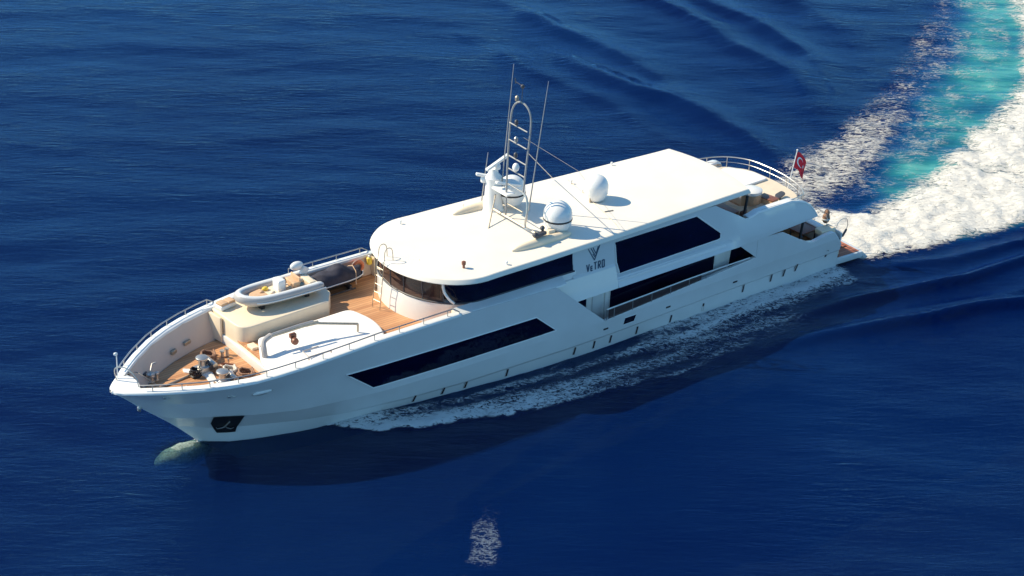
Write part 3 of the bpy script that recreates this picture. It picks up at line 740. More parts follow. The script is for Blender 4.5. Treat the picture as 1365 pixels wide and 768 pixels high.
# roof seam + small fittings
P("roof_seam", MB().tube([(26.45, 2.69, 6.13), (26.1, 1.16, 6.16), (25.75, -.2, 6.17), (25.5, -1.3, 6.16), (25.2, -2.6, 6.12), (25.0, -3.25, 6.06)], .018, 4), CREAM)
for p in ((16.44, -2.53, 6.1), (16.65, 3.0, 6.08), (20.2, 2.9, 6.08), (26.3, 2.2, 6.12), (26.05, 1.0, 6.12), (29.5, 2.95, 6.06), (18.3, -3.3, 6.05)):
    k = 1.0 if p[1] < -2 and p[0] < 17 else .6
    P("navigation_light", MB().lathe(p, [(.06*k, 0), (.06*k, .16*k), (.10*k, .18*k), (.10*k, .32*k), (.03*k, .36*k)], 10), WOODD if k == 1.0 else WHITE)
for a, b in (((15.05, -.31, 6.10), (15.2, -.75, 6.11)), ((25.55, -1.4, 6.16), (26.0, -1.5, 6.16))):
    P("roof_cleat", MB().tube([a, b], .03, 6), BRASSY)

# main deck: inner saloon wall, side decks, aft cockpit ----------------
P("main_deck", MB().prism([(21.0, -3.4), (21.0, 3.4), (34, 3.52), (39.8, 3.38), (39.8, -3.38), (34, -3.52)], 1.20, 1.28), TEAK, smooth=0)
P("upper_deck_slab", MB().prism([(20.3, -3.70), (20.3, 3.70), (34, 3.72), (37.2, 3.62), (37.8, 3.3), (38.2, 2.0), (38.35, 0), (38.2, -2.0), (37.8, -3.3), (37.2, -3.62), (34, -3.72)], lambda x, y: LOWF(x)+.01, lambda x, y: max(3.62, LOWF(x)+.05)), WHITE, smooth=0)
P("upper_aft_deck", MB().prism([(31.5, -3.3), (31.5, 3.3), (36.9, 3.3), (36.9, -3.3)], 3.70, 3.80), TEAK, smooth=0)
for sg in (-1, 1):
    P("saloon_wall", MB().box((28.4, sg*2.95, 2.25), (12.6, .1, 2.1)), WHITE, smooth=0)
    yw = lambda x, z: 3.0
    window("main_deck_window", [(24.75, 1.72), (24.78, 2.98), (31.55, 3.12), (31.5, 1.95)], yw, sg, off=.02, fr=.035)
    window("aft_side_window", [(32.45, 1.90), (32.6, 3.02), (33.3, 3.14), (34.6, 2.1)], yw, sg, off=.02, fr=.03)
    P("side_bulkhead", MB().box((22.3, sg*3.27, 2.29), (.12, .64, 2.0)), WHITE, smooth=0)
    window("door_window", [(22.7, 1.9), (22.7, 2.95), (23.35, 2.98), (23.35, 1.9)], yw, sg, off=.02, fr=.03)
    P("side_door", MB().box((24.0, sg*3.02, 2.2), (.62, .05, 1.7)), HULLW, bevel=.02)
    P("door_post", MB().box((24.50, sg*3.04, 2.2), (.10, .07, 1.8)), WHITE, smooth=0)
    # bulwark inner face and top
    rows = []
    for x in np.linspace(23.95, 33.6, 12):
        z = ztop(x); y = YH(x, z); rows.append([(x, sg*(y+.02), z-.02), (x, sg*(y+.02), z+.03), (x, sg*(y-.14), z+.03), (x, sg*min(y-.14, 3.5), 1.28)])
    P("side_bulwark", MB().grid(rows, flip=(sg > 0)), WHITE, smooth=30)
    # rail above the bulwark
    rl = [(23.98, 2.32), (25, 2.36), (27, 2.44), (29, 2.52), (31, 2.56), (33.2, 2.58)]
    hr = P("side_handrail", MB().tube([(x, sg*3.80, z) for x, z in rl], .035, 6), WHITE)
    for x in (24.0, 24.45, 25.6, 26.8, 28.0, 29.2, 30.3):
        z1 = lerp(x, rl); P("rail_post", MB().tube([(x, sg*3.80, ztop(x)), (x, sg*3.80, z1)], .022, 6), STEEL, parent=hr)
    P("rail_panel", MB().grid([[(x, sg*3.79, ztop(x)+.05) for x in (24.1, 26, 28, 30)], [(x, sg*3.79, lerp(x, rl)-.06) for x in (24.1, 26, 28, 30)]]), SGLASS, parent=hr, smooth=0)
P("aft_saloon_wall", MB().box((34.75, 0, 2.3), (.1, 5.9, 2.1)), CREAM, smooth=0)
P("aft_saloon_door", MB().box((34.82, 0, 2.2), (.06, 2.6, 1.8)), DGLASS, smooth=0)
for sg in (-1, 1):
    rows = []
    for x in np.linspace(34.8, 39.7, 14):
        z = min(ztop(x), 2.6); y = YH(x, z); rows.append([(x, sg*(y+.02), z-.03), (x, sg*(y+.02), z+.03), (x, sg*(y-.22), z+.03), (x, sg*min(y-.22, 3.36), 1.28)])
    P("cockpit_bulwark", MB().grid(rows, flip=(sg > 0)), WHITE, smooth=30)
    P("deck_pillar", MB().box((37.25, sg*3.25, 2.65), (.10, .12, 2.0), ry=R(8)), BLACK, bevel=.02)
    P("deck_pillar", MB().box((33.2, sg*3.15, 4.9), (.10, .12, 1.7), ry=R(8)), BLACK, bevel=.02)
P("stern_coaming", MB().prism([(39.35, -3.3), (39.35, 3.3), (39.85, 3.25), (39.85, -3.25)], 1.28, 2.15), WHITE, bevel=.06)
P("corner_locker", MB().box((39.2, -3.1, 2.28), (1.0, .55, .30)), CREAM, bevel=.05)
# swim platform
sp = P("swim_platform", MB().prism(rounded([(39.9, -3.35), (41.9, -3.45), (42.0, -3.2), (42.1, 3.2), (41.9, 3.45), (39.9, 3.35)], 0), .12, .46), HULLW, bevel=.03)
P("platform_teak", MB().prism([(40.05, -3.22), (41.75, -3.30), (41.85, 3.30), (40.05, 3.22)], .462, .49), TEAK2, smooth=0, parent=sp)
P("platform_hatch", MB().box((41.1, -2.2, .52), (.9, .7, .05)), TEAK2, smooth=0, parent=sp)
P("transom_step", MB().box((40.25, -2.6, .75), (.5, .9, .5)), CREAM, bevel=.04)
# upper aft sun deck, benches, rail
sdk = rounded([(35.2, -2.9), (35.2, 2.95), (37.3, 2.95), (38.15, 1.8), (38.3, 0), (38.15, -1.8), (37.35, -2.95)], [.4, .4, .5, .5, .5, .5, .5])
P("sun_pad", MB().prism(sdk, 3.7, 4.22), CREAM, bevel=.08)
P("sun_pad_cushion", MB().prism(rounded([(35.9, .1), (35.7, 2.4), (37.2, 2.5), (37.9, 1.3), (38.0, .2)], .25), 4.22, 4.34), PADM, bevel=.05)
P("curved_bench", MB().prism(rounded([(33.9, -2.3), (33.9, 2.3), (35.2, 2.3), (35.2, 1.7), (34.5, 1.4), (34.5, -1.4), (35.2, -1.7), (35.2, -2.3)], .15), 3.8, 4.2), TAN, bevel=.05)
ar = [(33.9, 3.35), (35.0, 3.42), (36.3, 3.2), (37.3, 2.7), (38.0, 1.7), (38.2, .3), (38.15, -1.0), (37.9, -2.1), (37.5, -2.9), (36.9, -3.35), (35.5, -3.55), (34.0, -3.55)]
hr = P("aft_handrail", MB().tube(smoothpath([(x, y, 4.82+.12*(y < -3.3)) for x, y in ar], 5), .028, 6), STEEL)
P("aft_midrail", MB().tube(smoothpath([(x, y, 4.52+.3*(y < -3.3)) for x, y in ar], 5), .016, 6), STEEL, parent=hr)
for x, y in smoothpath([(x, y, 0) for x, y in ar], 2) and [(p.x, p.y) for p in smoothpath([(x, y, 0) for x, y in ar], 2)][::2]:
    P("rail_post", MB().tube([(x, y, 4.1), (x, y, 4.82)], .022, 6), STEEL, parent=hr)
# transom gate rails
hr = P("stern_handrail", MB().tube(smoothpath([(39.4, -2.9, 2.1), (39.45, -2.85, 2.95), (39.6, -1.2, 3.0), (39.6, -1.0, 2.15)], 5), .022, 6), STEEL)
P("stern_handrail", MB().tube(smoothpath([(40.0, -3.0, 1.9), (40.4, -2.95, 2.45), (41.3, -2.6, 2.2), (41.5, -2.5, 1.6), (41.1, -2.5, 1.2)], 5), .02, 6), STEEL)
P("passerelle", MB().tube([(39.7, -3.35, 1.9), (40.3, -3.35, 1.75), (40.6, -3.3, 2.05)], .06, 6), DARKG)

# portholes and small hull openings -----------------------------------
ports = [(13.49, .40), (14.99, .40), (16.19, .39), (18.46, .38), (22.35, .42), (23.53, .42), (24.55, .42), (26.2, .42), (28.37, .42), (30.49, .46), (33.17, .76), (35.12, .80), (36.02, .85), (36.87, .92), (39.04, 1.14)]
for sg in (-1, 1):
    for i, (x, z) in enumerate(ports):
        if i in (8, 9) and False: continue
        h = .46
        mb = MB()
        q = [(x-.075, z-h/2+.0), (x+.045, z-h/2), (x+.045+.03, z+h/2-.03), (x-.075+.03, z+h/2)]
        mb.grid([[(a, sg*(YH(a, b)+.03), b) for a, b in (q[0], q[1])], [(a, sg*(YH(a, b)+.03), b) for a, b in (q[3], q[2])]], flip=(sg < 0))
        o = P("porthole", mb, DGLASS, smooth=0)
        ed = [(a, sg*(YH(a, b)+.03), b) for a, b in q]
        P("porthole_frame", MB().tube(ed, .018, 4, closed=True), GREYL, smooth=0, parent=o)
    window("boarding_hatch", [(25.12, 1.10), (25.18, 1.50), (25.92, 1.50), (25.82, 1.12)], YH, sg, off=.03, fr=.02)
    for x, z in ((27.97, 1.28), (32.4, 1.42), (24.05, 1.22)):
        P("scupper", MB().box((x, sg*(YH(x, z)+.02), z), (.30, .05, .10)), BLACK, bevel=.02)
    # oval fairlead and hawse fittings at the bow
    P("fairlead_sunlit_deck_standin", MB().tube([(x, sg*(YH(x, 3.33)+.0), 3.31+.06*(x-5.2)) for x in (5.18, 5.22, 5.4, 5.6, 5.8, 5.98, 6.02)], [.03, .09, .10, .10, .10, .09, .03], 10), WHITE, smooth=60)  # solid white filling stands in for sunlit deck seen through the hole
    P("fairlead_rim", MB().tube([(5.6+.46*math.cos(a), sg*(YH(5.6+.4*math.cos(a), 3.33)+.05), 3.335+.05*math.cos(a)+.13*math.sin(a)) for a in np.linspace(0, 6.283, 21)[:-1]], .02, 5, closed=True), STEEL)
    for x, z in ((4.35, 3.33), (1.9, 3.52)):
        P("mooring_fairlead", MB().box((x, sg*(YH(x, z)+.02), z), (.42, .06, .12), ry=R(6)).tube([(x-.1, sg*(YH(x, z)+.06), z), (x+.2, sg*(YH(x, z)+.06), z-.02)], .04, 6), STEEL, bevel=.02)
    # anchor pocket
    ap = [(4.10, 1.12), (3.98, 1.84), (5.52, 1.72), (5.30, 1.22), (5.10, 1.06)]
    pk = P("anchor_pocket", side_poly([(4.46, .56), (4.05, 1.3), (3.95, 1.90), (5.20, 1.80), (5.22, 1.0), (5.18, .56)], YH, .10, sg, 22), BLACK, smooth=0)
    ax, az = 4.68, 1.18
    A = lambda dx, dz, o_=.18: (ax+dx, sg*(YH(ax+dx, az+dz)+o_), az+dz)
    P("anchor", MB().tube([A(.03, .24, .17), A(-.02, -.2, .17)], .034, 8).tube([A(-.36, -.18), A(-.28, -.30), A(-.1, -.26), A(0, -.16), A(.1, -.28), A(.26, -.36), A(.36, -.28)], [.012, .022, .026, .03, .026, .022, .012], 6), STEEL, parent=pk)
# thruster light at the stem
P("stem_fitting", MB().ball((1.22, 0, 2.48), (.09, .09, .16), 10, 8), STEEL)

# handrails round the foredeck ----------------------------------------
def caprail(sg, x0, x1, h, inn, posts):
    xs = np.linspace(x0, x1, 40)
    pts = [(x, sg*(lerp(x, YS)-inn), lerp(x, ZS)+h) for x in xs]
    pts.append((x1+.35, sg*(lerp(x1, YS)-inn), lerp(x1, ZS)+.08))
    hr = P("bow_handrail", MB().tube(pts, .03, 6), STEEL)
    for x in posts: P("rail_post", MB().tube([(x, sg*(lerp(x, YS)-inn), lerp(x, ZS)), (x, sg*(lerp(x, YS)-inn), lerp(x, ZS)+h)], .022, 6), STEEL, parent=hr)
caprail(1, .9, 6.6, .30, .02, (1.3, 2.3, 3.3, 4.3, 5.4, 6.6))
caprail(1, 11.0, 15.0, .30, .03, (11.0, 12.3, 13.6, 14.9))
caprail(-1, .9, 15.0, .34, .13, (1.3, 2.3, 3.3, 4.4, 5.6, 6.9, 8.2, 9.5, 10.8, 12.1, 13.4, 14.7))
# pulpit loops and bow light
P("pulpit_rail", MB().tube(smoothpath([(.55, .55, 3.8), (.45, .5, 4.45), (.75, .1, 4.6), (.95, -.45, 4.35), (1.0, -.6, 3.9)], 5), .028, 6), STEEL)
P("pulpit_rail", MB().tube(smoothpath([(.9, .75, 3.85), (1.2, .1, 4.25), (1.4, -.5, 4.2), (1.7, -1.1, 3.95)], 5), .022, 6), DARKG)
P("bow_light", MB().tube([(.62, .62, 3.8), (.66, .66, 5.0)], .025, 6).ball((.62, .66, 5.05), (.10, .07, .08), 10, 8), WHITE)

# anchor-deck gear ------------------------------------------------------
for sx, sy in ((4.75, .55), (4.9, -1.05)):
    w_ = P("windlass", MB().box((sx, sy, 3.14), (.95, .55, .28), rz=R(8)).lathe((sx-.15, sy, 3.25), [(.26, 0), (.17, .08), (.15, .32), (.28, .40), (.28, .48), (.1, .52)], 14).tube([(sx+.3, sy-.4, 3.35), (sx+.3, sy+.4, 3.35)], .12, 10), STEEL, bevel=.02)
    P("windlass_drum", MB().lathe((sx+.2, sy-.12, 3.28), [(.16, -.2), (.10, -.12), (.10, .12), (.16, .2)], 12, axis=(0, 1, .15)), DARKG, parent=w_)
    P("anchor_chain", MB().tube(smoothpath([(sx-.3, sy, 3.2), (sx-1.0, sy*.8, 3.05), (sx-2.2, sy*.45, 3.05), (sx-2.9, sy*.3, 3.12)], 6), .05, 6), BRASSY, parent=w_)
P("foredeck_hatch", MB().prism(rounded([(3.95, 1.2), (4.3, .9), (4.9, .2), (4.7, -.6), (4.55, -.9), (4.35, -.7), (4.45, .1), (3.85, .9)], .1), 3.0, 3.06), WHITE, bevel=.01)
for c in ((2.35, .95), (5.95, 1.2), (5.8, -1.9), (2.3, -.75)):
    P("bollard", MB().lathe((c[0], c[1], 3.0), [(.10, 0), (.08, .05), (.07, .24), (.12, .30), (.10, .36)], 12).lathe((c[0]+.28, c[1]+.08, 3.0), [(.10, 0), (.08, .05), (.07, .24), (.12, .30), (.10, .36)], 12), STEEL)
P("deck_box", MB().box((3.1, -.6, 3.10), (.45, .22, .18), rz=R(15)), WHITE, bevel=.03)
P("deck_winch", MB().lathe((2.35, 1.05, 3.0), [(.18, 0), (.11, .1), (.11, .3), (.2, .38), (.12, .42)], 14).tube([(2.3, 1.0, 3.4), (2.55, 1.25, 3.7), (2.7, 1.2, 3.75)], .035, 6), STEEL)
P("fairlead_box", MB().box((4.1, 2.26, 3.36), (.34, .14, .2), rz=R(28)), BRASSY, bevel=.03)
P("fairlead_box", MB().box((4.95, 2.60, 3.42), (.42, .12, .18), rz=R(22)), BRASSY, bevel=.03)
P("fairlead_box", MB().box((2.15, 1.22, 3.30), (.3, .12, .2), rz=R(42)), DARKG, bevel=.03)

# roof mast and domes ----------------------------------------------------
m_ = P("mast_arch", MB().tube(smoothpath([(21.15, .70, 6.2), (21.2, .70, 9.2), (21.32, .70, 11.2), (21.38, .52, 11.95), (21.40, 0, 12.25), (21.45, -.52, 12.0), (21.45, -.70, 11.3), (21.25, -.70, 9.4), (21.1, -.70, 7.95)], 6), .045, 8), GREYV2)
for z in (11.05, 10.2, 9.4, 8.75, 7.95):
    P("mast_rung", MB().tube([(21.2+.05*(z-8)/3, .70, z), (21.2+.05*(z-8)/3, -.70, z-.02)], .032, 6), GREYV2, parent=m_)
for z, mt in ((11.1, DARKG), (10.25, STEEL), (9.45, DARKG), (12.3, BRASSY)):
    P("mast_light", MB().lathe((21.22, .12, z), [(.05, 0), (.09, .04), (.09, .22), (.04, .28)], 10), mt, parent=m_)
P("masthead_lamp", MB().ball((21.2, .05, 9.0), (.17, .17, .22), 12, 8), WHITE, parent=m_)
P("masthead_sensor", MB().tube([(21.4, 0, 12.2), (21.4, -.05, 13.0)], .015, 5).ball((21.4, -.05, 13.05), .10, 8, 6).tube([(21.35, .45, 13.15), (21.4, -.1, 13.05)], .015, 5).tube([(21.35, .42, 13.05), (21.35, .48, 13.3)], .03, 5), DARKG, parent=m_)
P("mast_brace", MB().tube(smoothpath([(21.1, -.70, 8.0), (21.05, -1.05, 7.85), (20.95, -1.25, 7.3), (20.85, -1.25, 6.55), (20.9, -1.5, 6.45), (21.2, -1.9, 6.4), (21.4, -2.15, 6.1)], 5), .055, 8), STEEL, parent=m_)
P("mast_brace", MB().tube([(21.6, 2.0, 7.3), (19.75, .16, 6.12)], .035, 6).tube([(21.0, 1.5, 6.35), (20.98, -1.9, 6.4)], .055, 6).tube([(21.2, .7, 6.9), (21.1, -.7, 7.0)], .03, 6), BRASSY, parent=m_)
P("mast_stay", MB().tube([(21.3, -.7, 10.0), (25.9, 3.2, 6.15)], .022, 5), STEEL, parent=m_)
P("mast_stay", MB().tube([(21.35, -.3, 10.6), (27.6, 3.3, 6.1)], .009, 4), STEEL, parent=m_)
P("radar_pylon", MB().lathe((21.3, 1.95, 6.05), [(.62, 0), (.50, .15), (.42, .8), (.38, 1.5), (.42, 1.75), (.25, 1.95), (.2, 2.2)], 18).box((21.2, 1.0, 7.45), (.5, 1.2, .08)), WHITE, smooth=40)
for cx, cy, cz, L, a, el in ((21.45, 1.85, 8.55, 1.45, R(5), R(-18)), (20.95, 2.25, 7.85, .8, R(-25), R(14)), (21.65, 1.2, 7.62, 1.4, R(-8), R(16))):
    P("radar_scanner", MB().box((cx, cy, cz), (L, .20, .13), rz=a, ry=el).lathe((cx, cy, cz-.35), [(.16, 0), (.16, .2), (.1, .3)], 12), WHITE, bevel=.04)
def dome(c, r, band, nm="satellite_dome"):
    d = P(nm, MB().lathe(c, [(r*.72, -r*1.12), (r*.98, -r*.55), (r, -r*.2), (r, 0)]+[(r*math.cos(R(a)), r*.96*math.sin(R(a))) for a in range(8, 90, 8)]+[(.01, r*.96)], 28), WHITE, smooth=50)
    if band: P("dome_band", MB().lathe((c[0], c[1], c[2]-r*.30), [(r*1.005, -.045), (r*1.02, -.03), (r*1.02, .03), (r*1.005, .045)], 28), BLACK, parent=d)
    return d
dome((22.4, -1.75, 6.98), .69, True)
d = dome((22.2, 1.65, 7.10), .67, True)
dome((26.1, -.02, 6.88), .60, False)
P("dome_pedestal", MB().box((25.75, -.15, 6.3), (.3, .08, .4)).box((26.0, 0, 6.25), (.1, .1, .3)), BRASSY, bevel=.02)
for sg, mt in ((1, CREAM), (-1, CREAM)):
    y = 2.45*sg
    P("mast_fairing", MB().ball((21.0, y-.05*sg, 6.15), (1.75, .26, .26), 20, 12), mt, smooth=60)
P("camera_mount", MB().box((20.9, -2.35, 6.55), (.7, .25, .16), rz=R(10)).ball((20.6, -2.4, 6.6), .14, 10, 8).ball((21.15, -2.2, 6.75), .12, 10, 8), DARKG, bevel=.03)
P("mast_foot", MB().box((21.7, -2.1, 6.3), (.4, .3, .4)), CREAM, bevel=.04)
for a, b, r0 in (((21.45, 1.62, 6.1), (22.08, 1.58, 13.5), .045), ((21.15, -1.10, 7.2), (22.07, -1.12, 13.5), .045), ((21.38, 3.0, 6.05), (21.72, 3.0, 8.6), .045)):
    m1 = tuple((a[i]*.55+b[i]*.45) for i in range(3))
    P("whip_antenna", MB().tube([a, m1, b], [r0*.8, r0*.7, .015], 6), GREYV2)
# boarding ladder from foredeck to roof ---------------------------------
def ladder():
    A0, A1 = Vector((13.50, .62, 3.6)), Vector((13.80, .02, 6.85)) if False else Vector((13.78, .42, 6.6)); B0, B1 = Vector((13.60, .12, 3.6)), Vector((13.80, -.04, 6.58))
    mb = MB()
    for p0, p1 in ((A0, A1), (B0, B1)):
        mb.tube([p0]+[p for p in smoothpath([p1, p1+Vector((.08, 0, .14)), p1+Vector((.26, 0, .16)), p1+Vector((.40, 0, .0)), p1+Vector((.44, 0, -.5))], 4)], .021, 6)
    o = P("roof_ladder", mb, BRASSY)
    for i in range(1, 7):
        t = i/7.2; P("ladder_rung", MB().tube([A0.lerp(A1, t), B0.lerp(B1, t)], .016, 6), BRASSY, parent=o)
ladder()
# davit crane on the padded platform ------------------------------------
cr_ = P("davit_crane", MB().tube(smoothpath([(6.75, -1.35, 3.5), (6.72, -1.25, 4.2), (6.85, -1.0, 4.5), (7.3, -.85, 4.62)], 5), [.13]*16, 10), GREYL)
P("crane_arm", MB().tube([(7.2, -.88, 4.62), (8.9, -.95, 4.68), (9.6, -1.05, 4.68)], .095, 8).tube([(9.5, -1.05, 4.66), (11.30, -1.65, 4.36)], .06, 8).tube([(11.30, -1.65, 4.36), (11.28, -1.66, 3.98)], .05, 6), BRASSY, parent=cr_)
P("crane_ram", MB().tube([(7.2, -1.05, 4.78), (8.6, -1.1, 4.86), (9.3, -1.12, 4.86)], .05, 6), GREYL, parent=cr_)
P("crane_winch", MB().lathe((8.15, -1.45, 4.35), [(.15, -.12), (.17, 0), (.15, .12)], 12, axis=(0, 1, 0)).box((8.2, -1.2, 4.5), (.3, .2, .2)), WOODD, parent=cr_, bevel=.02)
P("life_raft_cradle", MB().tube([(8.0, -2.9, 4.25), (9.1, -2.95, 4.28)], .04, 6).tube([(8.0, -2.9, 4.25), (8.0, -2.9, 3.95)], .03, 6).tube([(9.1, -2.95, 4.28), (9.1, -2.95, 3.95)], .03, 6).tube([(8.0, -2.9, 4.25), (8.05, -2.3, 4.25), (8.9, -2.2, 4.2)], .03, 6), GREYL)

# ------------------------------------------------------------------ loose things
# tender
def tender():
    t = thing("inflatable_tender", (9.4, 2.45, 4.36), "white and grey inflatable tender boat chocked on the cream foredeck plinth", "boat")
    O = lambda n, mb, m, **k: obj(n, mb, m, k.pop('parent', t), **k)
    zc = 4.84; r = .215
    yc = 2.42; hw = .72
    prt = [(11.55, yc-hw, zc), (10.5, yc-hw, zc), (9.2, yc-hw, zc+.02), (8.3, yc-hw*.86, zc+.05), (7.75, yc-hw*.48, zc+.12), (7.58, yc, zc+.16)]
    sb = [(x, 2*yc-y, z) for x, y, z in prt[:-1]][::-1]
    pts = smoothpath(prt+sb, 6); n = len(pts); rs = [r]*n; rs[0] = rs[-1] = .08; rs[1] = rs[-2] = .18
    O("inflatable_tube", MB().tube(pts, rs, 14), GREYL, smooth=60)
    O("tube_top", MB().tube([p+Vector((0, 0, .055)) for p in pts], [q*.80 for q in rs], 12), WHITE, smooth=60)
    O("rubbing_strake", MB().tube([p+Vector(((0, (-.235 if p.y < yc else .235), -.03))) for p in pts if abs(p.y-yc) > .5], .03, 6), WHITE)
    O("hull_floor", MB().prism(rounded([(11.5, yc-.55), (11.5, yc+.55), (9, yc+.55), (8.1, yc+.35), (7.8, yc), (8.1, yc-.35), (9, yc-.55)], .1), 4.5, 4.86), CREAM, bevel=.04)
    O("keel", MB().prism([(11.4, yc-.3), (11.4, yc+.3), (8.6, yc+.1), (8.0, yc), (8.6, yc-.1)], 4.40, 4.52), WHITE, smooth=0)
    O("chock", MB().box((8.5, yc, 4.44), (.2, 1.0, .18)), BLACK, bevel=.02); O("chock", MB().box((10.8, yc, 4.44), (.2, 1.1, .18)), BLACK, bevel=.02)
    O("bow_cushion", MB().prism(rounded([(8.9, yc-.45), (8.9, yc+.45), (8.25, yc+.3), (8.05, yc), (8.25, yc-.3)], .1), 4.75, 4.92), TAN, bevel=.04)
    c = O("console", MB().prism(rounded([(9.45, yc-.3), (9.45, yc+.3), (9.85, yc+.28), (9.85, yc-.28)], .08), 4.75, 5.38), WHITE, bevel=.05)
    O("steering_wheel", MB().tube([(9.93, yc+.14*math.cos(a), 5.2+.14*math.sin(a)) for a in np.linspace(0, 6.283, 13)[:-1]], .02, 5, closed=True), BLACK, parent=c)
    O("seat", MB().box((10.35, yc, 4.95), (.35, .8, .4)).box((10.52, yc, 5.2), (.08, .8, .3)), TAN, bevel=.05)
    O("seat", MB().box((11.1, yc-.1, 4.9), (.35, .9, .3)), CREAM, bevel=.05)
    m = O("outboard_motor", MB().ball((10.95, 3.05, 5.42), (.34, .19, .21), 16, 10).box((11.25, 2.9, 5.15), (.3, .18, .4), ry=R(35)), WHITE, smooth=50)
    for k, (gx, gy, gr) in enumerate(((9.05, .25, .12), (9.15, -.28, .10), (10.0, -.35, .13), (10.1, .38, .11), (10.6, -.3, .14), (10.85, .1, .12), (11.2, .45, .13), (8.75, .05, .09))):
        O("stowed_bag", MB().ball((gx, yc+gy, 4.93), (gr*1.4, gr, gr*.9), 10, 7), (YELLOW, CREAM, TAN, WHITE, BULB, CREAM, DARKG, TAN)[k], smooth=60)
    O("fuel_can", MB().box((10.75, yc+.25, 4.92), (.25, .2, .25), rz=.4), ORANGE, bevel=.03)
    O("mooring_line", MB().tube(smoothpath([(9.9+.25*math.cos(k*1.9), yc+.1+.25*math.sin(k*2.3), 4.82+.02*k) for k in range(9)], 4), .025, 5), ROPEW)
tender()
def jetski():
    t = thing("covered_jet_ski", (12.9, 2.95, 3.6), "jet ski under a dark grey creased cover behind the inflatable tender", "jet ski")
    O = lambda n, mb, m, **k: obj(n, mb, m, k.pop('parent', t), **k)
    # hull aligned with x, bow aft
    rows = []
    for i, x in enumerate(np.linspace(11.75, 14.35, 22)):
        u = i/21; wd = .50*(1-max(0, (u-.55)/.45)**2.2)**.5*(.85+.15*min(1, u*6)); wd = max(wd, .02)
        top = .30+.42*math.exp(-((u-.52)/.17)**2)+.22*math.exp(-((u-.18)/.2)**2)*.9
        row = []
        for k in range(17):
            a = math.pi*k/16; y = -math.cos(a)*wd; s = math.sin(a)
            fold = .055*abs(math.sin(9*u*3.1+3*k*.4))*s+.03*math.sin(k*1.7+u*23)
            row.append((x, 2.95+y*(1+.15*math.sin(u*17)*.1), 4.16+top*s**.8*1.0+fold+.05*u))
        rows.append(row)
    O("cloth_cover", MB().grid(rows, flip=True), GREYV, smooth=80, solid=.02)
    rows = []
    for i, x in enumerate(np.linspace(11.8, 14.45, 16)):
        u = i/15; wd = max(.01, .52*(1-max(0, (u-.5)/.5)**2.4)**.5); k0 = 3.86+.36*max(0, u-.6)**1.2*2
        rows.append([(x, 2.95-wd, 4.18+.05*u), (x, 2.95-wd*.9, 4.02+.06*u), (x, 2.95, min(k0, 4.15)), (x, 2.95+wd*.9, 4.02+.06*u), (x, 2.95+wd, 4.18+.05*u)])
    O("hull", MB().grid(rows), BLACK, smooth=30, solid=.03)
    O("rub_rail", MB().tube([(x, 2.95-max(.01, .54*(1-max(0, (u-.5)/.5)**2.4)**.5), 4.19+.05*u) for u, x in zip(np.linspace(0, 1, 16), np.linspace(11.8, 14.47, 16))], .03, 6), WHITE)
    O("cradle", MB().box((12.3, 2.95, 3.72), (.12, .8, .24)).box((13.6, 2.95, 3.72), (.12, .7, .24)).box((12.95, 2.6, 3.64), (1.8, .06, .08)).box((12.95, 3.3, 3.64), (1.8, .06, .08)), DARKG, bevel=.02)
    O("tie_strap", MB().tube([(13.7, 2.3, 4.0), (13.9, 2.65, 4.5), (13.95, 3.0, 4.62), (13.9, 3.3, 4.5), (13.7, 3.55, 4.1)], .025, 5), TAN)
jetski()
# lifebuoy on the starboard bulwark
t = thing("lifebuoy", (14.45, 3.40, 4.2), "faded orange lifebuoy ring hung inside the starboard bulwark by the wheelhouse", "lifebuoy")
c = (14.45, 3.36, 4.28)
obj("buoy_ring", MB().tube([(c[0]+.27*math.cos(a), c[1], c[2]+.27*math.sin(a)) for a in np.linspace(0, 6.283, 25)[:-1]], .085, 10, closed=True), ORANGE, t)
obj("grab_rope", MB().tube([(c[0]+.38*math.cos(a), c[1]-.03, c[2]+.38*math.sin(a)) for a in np.linspace(0, 6.283, 17)[:-1]], .018, 5, closed=True), ROPEW, t)
for i, (x, z, lab) in enumerate(((13.35, 4.18, "yellow canister strapped to the bulwark above the covered jet ski"), (15.1, 4.42, "yellow canister between the orange lifebuoy and the wheelhouse"))):
    t = thing("safety_canister", (x, 3.38, z), lab, "canister", "yellow canisters on the starboard bulwark")
    obj("canister_body", MB().lathe((x, 3.36, z-.2), [(.06, 0), (.13, .04), (.13, .34), (.06, .4)], 14), YELLOW, t)
    obj("canister_cap", MB().lathe((x, 3.36, z+.2), [(.06, 0), (.06, .07), (.03, .09)], 10), WHITE, t)
# wooden step box on the plinth
t = thing("deck_seat_box", (7.5, 3.2, 4.4), "small tan seat box with split cushions forward of the tender", "seat box")
obj("box_body", MB().box((7.2, 3.05, 4.48), (.85, .5, .2), rz=R(10)), WHITE, t, bevel=.03)
obj("cushion", MB().box((7.0, 3.02, 4.63), (.38, .46, .12), rz=R(10)), TAN, t, bevel=.04)
obj("cushion", MB().box((7.41, 3.09, 4.63), (.38, .46, .12), rz=R(10)), TAN, t, bevel=.04)
